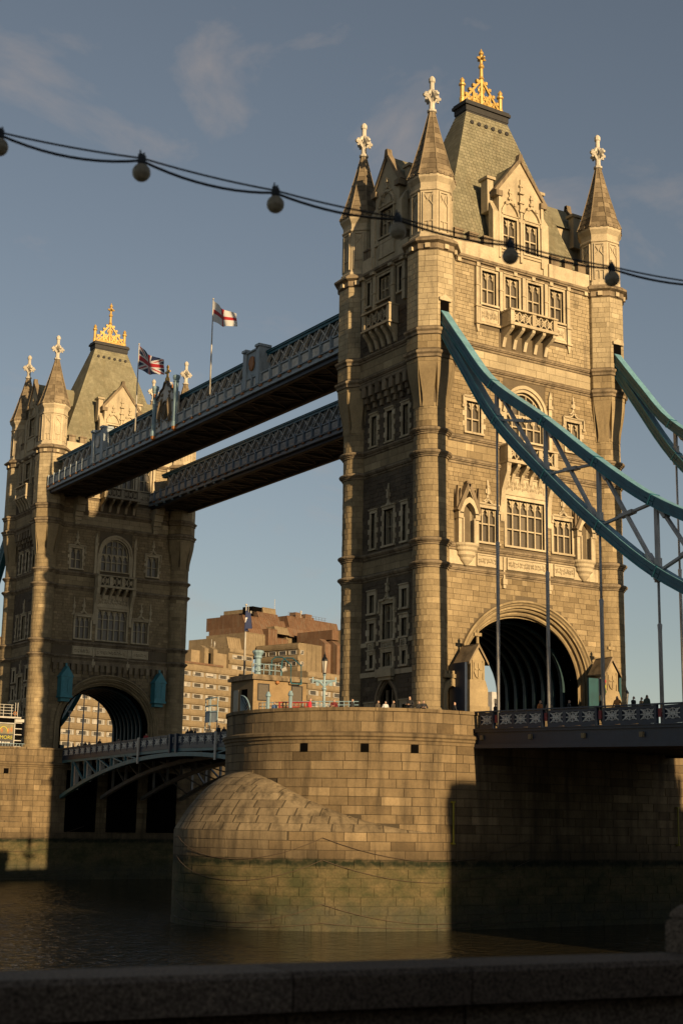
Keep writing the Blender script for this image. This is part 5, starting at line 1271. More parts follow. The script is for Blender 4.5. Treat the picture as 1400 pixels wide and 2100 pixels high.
# ------------------------------------------------------------------ flags
def flag(loc, hgt, pat, label, L=5.4, H=2.0, drop=.55):
    T = empty('flagpole', loc, 0, label, 'flagpole', 'flagpoles on the walkway')
    m = MB(); tube(m, [(0, 0, 0), (0, 0, hgt)], [.1, .05], 8); lathe(m, 0, 0, [(.02, hgt), (.1, hgt + .06), (.1, hgt + .14), (.02, hgt + .2)], 8); m.build('pole', 'whiteframe', T, True)
    cols = {'r': plain('flag_red', (.45, .025, .03)), 'w': plain('flag_white', (.68, .66, .62)), 'b': plain('flag_blue', (.012, .022, .075))}
    nx, nz_ = 60, 30; m = MB(); vs = []
    for i in range(nx + 1):
        for j in range(nz_ + 1):
            t = i / nx; s = j / nz_; y = -L * t * .93 - .05; z = hgt - .15 - H * (1 - .35 * t) * (1 - s) - drop * L * t * (1 - .25 * t) * .95
            x = .3 * sin(t * 7 + s * 1.5) * t ** .6 + .12 * sin(t * 15 + s * 4) * t; vs.append((x + .05, y + .15 * sin(s * 3 + t * 4) * t, z + .06 * sin(t * 9)))
    m.v = vs
    for i in range(nx):
        for j in range(nz_):
            u, v = (i + .5) / nx, (j + .5) / nz_
            m.f.append((i * (nz_ + 1) + j, (i + 1) * (nz_ + 1) + j, (i + 1) * (nz_ + 1) + j + 1, i * (nz_ + 1) + j + 1)); m.t.append(.5); m.mi.append('rwb'.index(pat(u, v)))
    f = m.build('flag', [cols['r'], cols['w'], cols['b']], T, True); f.data.materials
    return T
def union(u, v):
    x, y = (u - .5) * 2, (v - .5)   # 2:1
    if abs(x) < .10 or abs(y) < .10: return 'r'
    if abs(x) < .167 or abs(y) < .167: return 'w'
    d1, d2 = (x / 2 - y) / 1.118 * 1.0, (x / 2 + y) / 1.118
    for d in (d1, d2):
        if abs(d) < .033: return 'r'
    for d in (d1, d2):
        if abs(d) < .1: return 'w'
    return 'b'
def george(u, v): return 'r' if abs(u - .5) < .06 or abs(v - .5) < .1 else 'w'
def house(u, v): return 'w' if abs(u - .55) < .12 and abs(v - .55) < .16 and int(v * 30) % 3 else 'b'

# ------------------------------------------------------------------ build the bridge
DY = 82.3
tower((0, 0, 0), True, 'near stone tower with gold cresting, the suspension chains meeting its sunlit face')
tower((0, DY, 0), False, 'far stone tower beyond the river, mostly in the near tower\'s shadow')
pier((0, 0, 0), True, 'near rounded granite pier with domed cutwater and green tide line')
pier((0, DY, 0), False, 'far granite pier under the left tower, lit only at its left')
approach(-11.2, -1, 'dark blue deck with pierced parapet running right from the near tower')
approach(DY + 11.2, 1, 'deck behind the far tower, glimpsed through its arch')
bascule(DY - 11.2, -1, 'far bascule leaf with pale teal arched girder beside the left pier')
bascule(11.2, 1, 'near bascule leaf disappearing behind the rounded pier')
susp(-9.42, 0, -1, 'teal suspension chain crossing in front of the near tower\'s arched face', True)
susp(9.42, 0, -1, 'teal suspension chain leaving the near tower\'s rightmost column', True)
susp(-9.42, DY, 1, 'teal suspension chain at the extreme left edge behind the far tower', False)
susp(9.42, DY, 1, 'suspension chain hidden behind the far tower, hangers seen through its arch', False)
walkway(-1, 'upper left lattice walkway with coat of arms and two flagpoles')
walkway(1, 'lower right lattice walkway, plain and in shade behind the other')
flag((-10.65, 48.9, 43.2), 10.2, union, 'white flagpole flying the red, white and blue flag', 6.6, 2.7, .68)
flag((-10.65, 31.05, 43.2), 10.2, george, 'white flagpole flying the white flag with a red cross', 5.0, 2.2, .75)
clean_empty_parts()

# abutment gate towers at the ends of the side spans (outside the picture; they throw the shadow on the pier)
def abutment(y, label):
    T = empty('abutment_tower', (0, y, 0), 0, label, 'gate tower', 'abutment towers at the bridge ends')
    fr = Fr((0, -5, 0), (1, 0, 0), (0, -1, 0)); b = MB()
    for s in (-1, 1):
        f = Fr((0, s * 5, 0), (-s, 0, 0), (0, s, 0)); wall_grid(b, f, -12.6, 12.6, -8, 19.5, [(-6.5, 6.5, 6.0, 15.5)], 1.0); A = ellarc(6.5, 4.5, 11, 16); fstrip(b, f, A, [(u, 15.51) for u, z in A], -1, .001)
        box(b, s * 12.6 - .01, s * 12.6 + .01, -5, 5, -8, 19.5)
    box(b, -12.6, 12.6, -5, 5, 19.3, 19.5); b.build('gatehouse', 'ashlar', T)
    for sx in (-1, 1):
        for sy in (-1, 1): part('turret', 'ashlar', T, lambda b: lathe(b, sx * 12.2, sy * 4.8, [(1.7, -8), (1.7, 19.5), (2.0, 20), (2.0, 21.6), (1.7, 21.8), (1.7, 22.6), (.8, 22.8)], 8, pi / 8, apo=True))
    for i in range(11): part('merlon', 'mould', T, lambda b: (box(b, -11 + i * 2 - .1, -11 + i * 2 + 1.1, -5, -4.5, 19.5, 21.4), box(b, -11 + i * 2 - .1, -11 + i * 2 + 1.1, 4.5, 5, 19.5, 21.4)))
    part('roof', 'slate', T, lambda b: b.add([(-9, -3.5, 19.5), (9, -3.5, 19.5), (9, 3.5, 19.5), (-9, 3.5, 19.5), (-6, 0, 24), (6, 0, 24)], [(0, 1, 5, 4), (1, 2, 5), (2, 3, 4, 5), (3, 0, 4)]))
abutment(-97.5, 'stone gate tower at the near end of the bridge'); abutment(DY + 97.5, 'stone gate tower at the far end of the bridge')

# ------------------------------------------------------------------ hotel on the far bank
def hotel():
    T = empty('hotel_building', (72.62, 199.15, 1.2), rad(17.4), 'stepped brown concrete hotel with window bands behind the bridge', 'building'); Z = -1.2
    F = lambda x, y, nx, ny: Fr((x, y, Z), (-ny, nx, 0), (nx, ny, 0))
    def mass(name, mt, x0, x1, y0, y1, z0, z1): return part(name, mt, T, lambda b: box(b, x0, x1, y0, y1, z0 + Z, z1 + Z, rnd.random()))
    def wind(par, fr, c, w_, z0, z1, cas=True):
        m = MB(); fbox(m, fr, c - w_ / 2, c + w_ / 2, z0, z1, -.02, .03); 
        fo = m.build('window', 'hotelpane', T)
        m = MB(); t = .09
        for a, b_, p, q in ((c - w_ / 2, c + w_ / 2, z0, z0 + t), (c - w_ / 2, c + w_ / 2, z1 - t, z1), (c - w_ / 2, c - w_ / 2 + t, z0, z1), (c + w_ / 2 - t, c + w_ / 2, z0, z1)): fbox(m, fr, a, b_, p, q, .03, .16)
        if cas: fbox(m, fr, c + w_ / 2 - .85, c + w_ / 2 - .7, z0, z1, .03, .18); fbox(m, fr, c + w_ / 2 - .45, c + w_ / 2 - .2, z0 + t, z1 - t, .03, .1); fbox(m, fr, c - w_ / 2 + .3, c - w_ / 2 + .45, z0, z1, .03, .18)
        m.build('frame', 'whiteframe', fo)
        if rnd.random() < .45: u_ = rnd.uniform(.2, .75); part('blind', 'curtain', fo, lambda b: fbox(b, fr, c - w_ / 2 + t, c - w_ / 2 + w_ * u_, z0 + t if rnd.random() < .5 else z0 + .4, z1 - t, .03, .05))
    def bandwall(fr, a, b_, zs, h=1.3, mt='concrete'):
        for z in zs:
            m = MB(); P = fr.p; prof = [(0, z - h / 2), (.28, z - h / 2 + .1), (.42, z - .1), (.42, z + h * .3), (.3, z + h / 2), (0, z + h / 2)]; n = len(prof)
            m.add([P(a, q, d) for d, q in prof] + [P(b_, q, d) for d, q in prof], [(i, n + i, n + i + 1, i + 1) for i in range(n - 1)] + [tuple(range(n)), tuple(range(2 * n - 1, n - 1, -1))], rnd.random()); m.build('spandrel', mt, T)
    # long wing
    mass('wall', 'concrete', -62, 17, 0, 16, 1.2, 35.3); f = F(0, 0, 0, -1)
    rows = [33.05 - 2.52 * k for k in range(9)]
    bandwall(f, -62, 17, [r + 1.26 for r in rows] + [rows[-1] - 1.26])
    for r in rows:
        for k in range(-10, 4):
            c = 3.95 + 4.15 * k
            if -42 < c < -20 or -4 < c < 16: wind(None, f, c, 3.45, r - .5, r + .5)
    mass('coping', 'copper', -62, 12, -.2, 16, 35.3, 35.75)
    # raised blocks behind
    mass('wall', 'concrete', 7, 18.9, 5.6, 18, 35, 39.4); f = F(0, 5, 0, -1)
    mass('wall', 'concrete', 18.9, 27.5, 5, 18, 35, 41.0); bandwall(f, 18.9, 27.5, [40.3, 37.6, 35.4], 1.0)
    for r in (38.95, 36.4): wind(None, f, 22.2, 4.2, r - .5, r + .5); wind(None, f, 26.0, 2.2, r - .5, r + .5, False)
    for x in (9.8, 12.8): part('fin', 'concrete', T, lambda b: (box(b, x, x + 1.3, 4.0, 8, 35 + Z, 39.9 + Z), b.add([(x, 4, 39.9 + Z), (x + 1.3, 4, 39.9 + Z), (x + 1.3, 8, 39.9 + Z), (x, 8, 39.9 + Z), (x, 5.5, 40.7 + Z), (x + 1.3, 5.5, 40.7 + Z)], [(0, 1, 5, 4), (1, 2, 5), (2, 3, 4, 5), (3, 0, 4)])))
    mass('recess', 'dark', 11.2, 12.7, 4.8, 5.5, 35.5, 39)
    # corner block with windows on its left side
    mass('wall', 'concrete', 29.64, 38, -8, 6, 1.2, 42.5); f = F(29.64, 0, -1, 0)
    bandwall(f, -5.6, 8, [41.6, 38.8, 36.1, 33.4], 1.35)
    for r in (40.2, 37.45, 34.8, 32.1):
        for k in range(4): wind(None, f, -3.9 + 3.3 * k, 2.4, r - .5, r + .55, False)
        wind(None, F(0, -8, 0, -1), 30.6, 1.1, r - .5, r + .55, False)
    f = F(0, -8, 0, -1)
    for x in (32.5, 34.2, 35.9): part('panel_joint', 'dark', T, lambda b: fbox(b, f, x - .03, x + .03, 20, 42.4, 0, .015))
    # service towers clad in brown metal
    for x0, x1 in ((38, 40.2), (42.6, 44.9)): part('shaft', 'copper', T, lambda b: (box(b, x0, x1, -9, 4, 1.2 + Z, 43.0 + Z, .5), b.add([(x0, -9, 43 + Z), (x1, -9, 43 + Z), (x1, 4, 43 + Z), (x0, 4, 43 + Z), (x0, -7, 44.4 + Z), (x1, -7, 44.4 + Z)], [(0, 1, 5, 4), (1, 2, 5), (2, 3, 4, 5), (3, 0, 4)], .5)))
    mass('wall', 'concrete', 40.2, 42.6, -6.5, 4, 1.2, 42.5); [wind(None, F(0, -6.5, 0, -1), 41.4, 1.2, r - .6, r + .6, False) for r in (40.6, 38.3, 35.6)]
    mass('wall', 'concrete', 44.9, 62, -8.5, 10, 1.2, 47.2); part('hood', 'copper', T, lambda b: box(b, 42.4, 45.0, -7.5, 4, 44.6 + Z, 47 + Z))
    for x in (47, 49, 51): part('panel_joint', 'dark', T, lambda b: fbox(b, F(0, -8.5, 0, -1), x - .03, x + .03, 20, 47, 0, .015))
    # metal clad upper storeys, seams as ribs
    def clad(x0, x1, y, zb, zt, back=0.0, mt='copper'):
        m = MB(); m.add([(x0, y, zb + Z), (x1, y, zb + Z), (x1, y + back, zt + Z), (x0, y + back, zt + Z), (x0, y + 14, zb + Z), (x1, y + 14, zb + Z), (x1, y + 14, zt + Z), (x0, y + 14, zt + Z)], [(0, 1, 2, 3), (3, 2, 6, 7), (1, 5, 6, 2), (4, 0, 3, 7)], rnd.random()); C_ = m.build('cladding', mt, T)
        n = max(2, int((x1 - x0) / .75))
        m = MB()
        for i in range(n + 1): x = x0 + (x1 - x0) * i / n; bar(m, (x, y - .02, zb + Z), (x, y + back - .02, zt + Z), .07, .1, .2, up=(1, 0, 0))
        bar(m, (x0, y - .03, zb + Z), (x1, y - .03, zb + Z), .14, .16, .2); bar(m, (x0, y + back - .03, zt + Z), (x1, y + back - .03, zt + Z), .14, .16, .2); m.build('seam', mt, C_)
    clad(21.6, 26.5, 7.5, 40.5, 44.1, 1.0, 'concrete'); clad(26.3, 33, 6.2, 41, 45.6, .2, 'concrete'); clad(27.6, 33, 6.6, 45.6, 47.3, .9); clad(33, 36.3, 5.2, 41, 47.2, .2)
    clad(36.3, 41.2, 6.0, 41, 45.3, .1); clad(36.3, 41.2, 5.6, 46.4, 48.2, .8, 'concrete'); clad(41.2, 56, 5.6, 46.2, 48.6, 1.0); clad(41.2, 56, 6.5, 41, 46.2, .1, 'concrete'); clad(28.4, 44, 8.4, 47.0, 50.4, 1.6); clad(44, 64, 8.0, 48.5, 52.0, 1.2)
    clad(35.4, 43.2, 10.5, 50, 52.2, 1.2); clad(38.2, 43.0, 12, 52, 53.7, .3, 'concrete'); mass('plant_room', 'dark', 34.8, 38.2, 12.5, 16, 50, 53.6)
    for x0, x1, y, z in ((29, 34, 9, 50.4), (45, 60, 9.5, 52.0), (21.8, 26, 9, 44.1), (14, 20, 6.5, 40.9)):
        m = MB()
        for i in range(int((x1 - x0) / 1.2) + 1): x = x0 + i * 1.2; bar(m, (x, y, z + Z), (x, y, z + 1.1 + Z), .05, .05)
        for q in (.55, 1.1): bar(m, (x0, y, z + q + Z), (x1, y, z + q + Z), .05, .05)
        m.build('roof_rail', 'brownsteel', T)
    for x, y, z, h in ((29.6, 9, 50.4, 2.6), (30.4, 9, 50.4, 1.2), (49.5, 9.2, 52, 2.0), (43.5, 13, 53.7, 2.8), (16, 8, 40.5, 2.4), (17, 8, 40.5, 2.0)): part('mast', 'whiteframe', T, lambda b: (tube(b, [(x, y, z + Z), (x, y, z + h + Z)], .06, 6), box(b, x - .18, x + .18, y - .15, y + .15, z + h * .5 + Z, z + h * .95 + Z) if h < 2.2 else None))
    for x0, x1 in ((50.5, 53.5), (54.5, 58)): part('plant_box', 'copper', T, lambda b: (box(b, x0, x1, 12, 15, 52 + Z, 53.2 + Z), box(b, x0 + .5, x1 - .5, 12.3, 14.5, 53.2 + Z, 54 + Z)))
    # lower block nearer the river
    mass('wall', 'concrete', 18.8, 46, -20, -9, 1.2, 34.2); f = F(0, -20, 0, -1)
    bandwall(f, 18.8, 46, [33.3, 30.6, 28.0, 25.4], 1.2)
    for r in (31.95, 29.3, 26.7):
        for k in range(5): wind(None, f, 21.2 + 4.3 * k, 3.4, r - .55, r + .55)
hotel()
wb = empty('white_building', (150, 182, 1.2), .2, 'white block seen through the near tower\'s arch', 'building')
part('wall', 'whitewall', wb, lambda b: (box(b, -9.2, -5.6, -5, 8, 0, 30.3), box(b, -5.6, 6, -3, 8, 0, 28.6)))
for z in (28, 25, 22): part('window', 'hotelpane', wb, lambda b: box(b, -8.4, -6.4, -5.03, -4.9, z - .7, z + .7))

# ------------------------------------------------------------------ things on the piers
def hut():
    T = empty('control_cabin', (-18, 5, 7.65), 0, 'flat roofed tan control cabin on the near pier', 'cabin')
    part('wall', 'brick', T, lambda b: box(b, -2.4, 2.45, -2.0, 1.6, 0, 3.9))
    part('cornice', 'mould', T, lambda b: (box(b, -2.62, 2.67, -2.22, 1.82, 3.9, 4.15), box(b, -2.5, 2.55, -2.1, 1.7, 4.15, 4.32)))
    for x0, x1 in ((-1.95, -1.05), (1.1, 2.0)):
        o = part('window', 'pane', T, lambda b: box(b, x0, x1, -2.03, -1.9, 2.35, 3.55))
        part('frame', 'black', o, lambda b: [box(b, *q) for q in ((x0 - .07, x0, -2.06, -1.95, 2.28, 3.62), (x1, x1 + .07, -2.06, -1.95, 2.28, 3.62), (x0, x1, -2.06, -1.95, 3.55, 3.62), (x0, x1, -2.06, -1.95, 2.28, 2.35))])
    part('door', 'dark', T, lambda b: box(b, -2.43, -2.3, -1.1, -.2, .1, 3.2)); part('side_window', 'pane', T, lambda b: box(b, -2.43, -2.3, .3, 1.1, 1.4, 3.2))
    part('alarm_bell', 'rust', T, lambda b: lathe(b, -.3, -2.1, [(.05, 3.62), (.16, 3.7), (.16, 3.85), (.05, 3.92)], 10))
    m = MB()
    for x in (.55, 1.5):
        tube(m, [(x - .45, -.4, 4.3), (x - .42, -.4, 5.7), (x - .2, -.6, 5.95), (x + .1, -1.2, 5.9), (x + .2, -2.35, 5.2), (x + .25, -2.35, 3.75)], .05, 6)
    tube(m, [(.8, -2.35, 3.75), (1.75, -2.35, 3.75)], .05, 6); m.build('ladder_rail', 'teal', T)
    m = MB(); lathe(m, -1.6, -1.2, [(.28, 4.3), (.24, 5.6), (.34, 5.7), (.3, 5.85), (.45, 6.1), (.45, 6.25), (.3, 6.3)], 10); m.build('vent_pipe', 'skyblue', T)
    m = MB()
    for q in (4.7, 5.15): bar(m, (-2.5, -1.9, q), (.1, -1.9, q), .05, .05)
    for i in range(6): bar(m, (-2.5 + i * .52, -1.9, 4.3), (-2.5 + i * .52, -1.9, 5.15), .05, .05)
    m.build('roof_rail', 'skyblue', T)
    part('searchlight', 'whiteframe', T, lambda b: tube(b, [(.15, -2.0, 4.75), (.45, -2.2, 4.9)], [.16, .22], 8))
hut()
fp = flag((-19.3, 6.5, 11.9), 5.9, house, 'pale flagpole with a limp dark flag on the control cabin', .36, 1.9, 2.0); fp['group'] = 'flagpoles on the piers'
def lamp(loc, label, h=4.0, sc_=1.0, group='lamp posts along the bridge'):
    T = empty('lamp_post', loc, rad(58), label, 'lamp post', group)
    m = MB(); lathe(m, 0, 0, [(.3, 0), (.3, .3), (.2, .5), (.12, .7), (.12, 1.9), (.2, 2.0), (.2, 2.1), (.1, 2.2), (.1, h - 1.1), (.16, h - 1.0), (.1, h - .9)], 10); m.build('post', 'skyblue', T)
    m = MB()
    for s in (-1, 1):
        tube(m, [(0, 0, h - 1.95), (0, s * .35, h - 1.6), (0, s * .75, h - 1.5), (0, s * 1.0, h - 1.45)], [.1, .12, .08, .06], 6); box(m, -.05, .05, s * .93 - .05, s * .93 + .05, h - 1.7, h - 1.2); box(m, -.05, .05, s * .55 - .12, s * .55 + .12, h - 1.9, h - 1.6)
    bar(m, (0, -1.0, h - 1.5), (0, 1.0, h - 1.5), .08, .14); m.build('cross_arm', 'skyblue', T)
    m = MB(); lathe(m, 0, 0, [(.12, h - .9), (.2, h - .2), (.25, h + .15)], 6); L = m.build('lantern_glass', 'whiteframe', T)
    m = MB(); lathe(m, 0, 0, [(.3, h + .12), (.28, h + .25), (.1, h + .5), (.12, h + .58), (.05, h + .7), (.02, h + .9)], 6); lathe(m, 0, 0, [(.14, h - 1.0), (.16, h - .86), (.1, h - .84)], 6)
    for k in range(6): a = k * pi / 3; bar(m, (.13 * cos(a), .13 * sin(a), h - .9), (.26 * cos(a), .26 * sin(a), h + .15), .03, .03)
    m.build('lantern_frame', 'black', T)
lamp((-13, 4.4, 9.3), 'pale blue lamp post with cross arms beside the control cabin', 4.2)
lamp((10.4, -6.0, 7.6), 'small dark lamp post right of the near tower', 4.0)
for i, (x, y, z) in enumerate(((-21.7, -1.6, 7.9), (-20.9, -3.5, 7.9))):
    m = MB(); lathe(m, x, y, [(.2, z), (.2, z + .6), (.13, z + .7), (.13, z + 1.9), (.2, z + 1.95), (.2, z + 2.05), (.1, z + 2.3)], 10); o = m.build('bollard_post', 'skyblue', None); tag(o, ['pale blue post left on the near pier parapet', 'pale blue post right of the other on the pier parapet'][i], 'post', 'blue posts on the pier')
T = empty('railing', (-22.0, 1.5, 8.6), 0, 'pale blue fan shaped railing at the pier nose', 'railing')
m = MB()
for k in range(9): a = pi / 2 + k * pi / 16; bar(m, (-.1, .35, 0), (-.1 + 0 * a, .35 - 1.5 * sin(k * pi / 16) * -1 * -1, 1.5 * cos(k * pi / 16)), .05, .05)
tube(m, [(-.1, .35 - 1.5 * sin(k * pi / 16), 1.5 * cos(k * pi / 16)) for k in range(9)], .05, 6); m.build('fan_bar', 'skyblue', T)
m = MB(); P_ = [(.4, -1.6), (1.3, -4.0), (2.9, -6.2), (5.0, -8.2)]
for (a, b), (c, d) in zip(P_[:-1], P_[1:]):
    for q in (.35, .6, .85): bar(m, (a, b, q), (c, d, q), .05, .05)
    for k in range(8): t = k / 8; bar(m, (a + (c - a) * t, b + (d - b) * t, -.6), (a + (c - a) * t, b + (d - b) * t, .9), .04, .04)
m.build('rail', 'skyblue', T)
T = empty('platform_cage', (-21.9, 4.0, 7.65), 0, 'blue railed lookout at the left end of the near pier', 'railing'); m = MB()
for q in (1.4, 1.9, 2.5): tube(m, [(.0, 3.4, q), (-.5, 3.0, q), (-.6, 2.0, q), (-.4, 1.2, q)], .05, 6)
for p in ((0, 3.4), (-.5, 3.0), (-.6, 2.0), (-.4, 1.2)): bar(m, (*p, 0), (*p, 2.5), .06, .06)
m.build('cage', 'skyblue', T); part('screen', 'greyblue', T, lambda b: b.add([(-.5, 3.0, .6), (-.6, 2.0, .6), (-.4, 1.2, .6), (-.5, 3.0, 1.5), (-.6, 2.0, 1.5), (-.4, 1.2, 1.5)], [(0, 1, 4, 3), (1, 2, 5, 4)]))
T = empty('safety_barrier', (-20.4, -3.2, 7.65), rad(-48), 'red mesh safety barrier behind the pier parapet', 'barrier'); m = MB()
for i in range(10): bar(m, (-1.1 + i * .24, 0, .6), (-1.1 + i * .24, 0, 1.75), .05, .04)
for q in (.7, 1.05, 1.4, 1.75): bar(m, (-1.2, 0, q), (1.2, 0, q), .05, .08)
for x in (-1.15, 1.15): box(m, x - .05, x + .05, -.3, .3, 0, .08); bar(m, (x, 0, 0), (x, 0, 1.7), .05, .05)
m.build('mesh', 'red', T)

def text_mesh(s, size, loc, rz, mt, parent, name='lettering', ext=.01):
    c = bpy.data.curves.new('txt', 'FONT'); c.body = s; c.size = size; c.extrude = ext; c.align_x = 'CENTER'
    o = bpy.data.objects.new('txt', c); COL.objects.link(o)
    dg = bpy.context.evaluated_depsgraph_get(); me = bpy.data.meshes.new_from_object(o.evaluated_get(dg)); bpy.data.objects.remove(o)
    me.materials.clear(); me.materials.append(M[mt]); r = bpy.data.objects.new(name, me); COL.objects.link(r); r.parent = parent; r.location = loc; r.rotation_euler = (pi / 2, 0, rz); return r
M['posterpic'] = stone('poster_picture', (.25, .33, .22), (.45, .30, .16), .5)
M['ypaint'] = paint('yellow_print', (.75, .66, .05), .6, wear=0)
def far_cabin():
    T = empty('control_cabin', (-15.5, 75.5, 7.65), 0, 'glazed dark cabin with posters and white roof beside the far tower', 'cabin')
    part('body', 'dark', T, lambda b: box(b, -3.5, 2.9, -2.2, 2.2, 0, 4.6))
    part('roof', 'whiteframe', T, lambda b: (box(b, -4.0, 2.6, -2.7, 2.6, 4.6, 4.78), box(b, 2.0, 3.1, -2.4, 2.4, 4.2, 4.55)))
    m = MB()
    for x in (-2.6, -.15, 2.0): bar(m, (x, -2.25, 0), (x, -2.25, 4.6), .1, .1)
    for z in (4.02,): bar(m, (-3.5, -2.25, z), (2.0, -2.25, z), .1, .1)
    for z in (1.3, 2.0, 2.7, 3.4, 4.1): bar(m, (2.0, -2.26, z), (2.9, -2.26, z), .1, .1)
    m.build('frame', 'whiteframe', T)
    p = part('poster', 'black', T, lambda b: box(b, -.08, 1.92, -2.3, -2.21, 1.0, 3.95)); part('poster_picture', 'posterpic', p, lambda b: box(b, .0, 1.85, -2.325, -2.3, 2.75, 3.9))
    part('poster_arc', 'ypaint', p, lambda b: tube(b, [(.6 + .5 * cos(k * pi / 6), -2.34, 3.0 + .6 * sin(k * pi / 6)) for k in range(7)], .06, 5))
    for x, z in ((.4, 2.85), (1.2, 2.8), (1.6, 2.95)): part('poster_shape', 'rust', p, lambda b: lathe(b, x, -2.33, [(.05, z), (.16, z + .25), (.12, z + .5), (.02, z + .65)], 8, sy=.2))
    text_mesh('MORE', .60, (.98, -2.36, 2.12), 0, 'ypaint', p, ext=.02)
    part('poster_logo', 'whiteframe', p, lambda b: tube(b, [(.3, -2.32, 1.72), (.3, -2.34, 1.72)], .12, 8))
    for x0, x1 in ((.52, .78), (.84, 1.0), (1.06, 1.5)): part('small_print', 'whiteframe', p, lambda b: box(b, x0, x1, -2.325, -2.3, 1.66, 1.8))
    q = part('poster', 'whitewall', T, lambda b: box(b, -2.52, -.22, -2.3, -2.21, 1.0, 3.95)); part('poster_block', 'black', q, lambda b: box(b, -2.0, -.25, -2.32, -2.3, 2.5, 3.5)); text_mesh('T', .8, (-.6, -2.36, 2.7), 0, 'ypaint', q, ext=.02)
    m = MB()
    for z in (5.15, 5.5, 5.85, 6.2): bar(m, (-3.8, -2.5, z), (1.6, -2.5, z), .05, .05)
    for i in range(6): bar(m, (-3.6 + i * 1.0, -2.5, 4.78), (-3.6 + i * 1.0, -2.5, 6.2), .06, .06)
    for x in (1.9, 2.2): bar(m, (x, -2.4, 4.7), (x, -2.4, 6.5), .06, .06)
    m.build('roof_rail', 'whiteframe', T); part('lifebelt', 'rust', T, lambda b: tube(b, [(1.9 + .2 * cos(k * pi / 4), -2.45, 5.2 + .2 * sin(k * pi / 4)) for k in range(9)], .06, 6))
    m = MB(); [bar(m, (-3.5, -3.0, z), (3.1, -3.0, z), .05, .05) for z in (.7, 1.2, 1.6)]; [bar(m, (-3.5 + i * .35, -3.0, .2), (-3.5 + i * .35, -3.0, 1.6), .035, .035) for i in range(19)]; m.build('terrace_rail', 'skyblue', T)
far_cabin()
T = empty('traffic_light', (-8.5, -23.3, 7.45), 0, 'black traffic light standing on the deck right of the arch', 'traffic light')
part('pole', 'skyblue', T, lambda b: tube(b, [(0, 0, 0), (0, 0, 2.2)], .06, 8)); part('backboard', 'whiteframe', T, lambda b: box(b, -.22, .22, -.02, .02, 1.9, 3.1)); hd = part('head', 'black', T, lambda b: box(b, -.17, .17, -.22, -.02, 1.95, 3.05))
for i, c in enumerate(('red', 'yellow', 'green')): part('lens', c, hd, lambda b: tube(b, [(0, -.22, 2.85 - .35 * i), (0, -.36, 2.85 - .35 * i)], .12, 10))

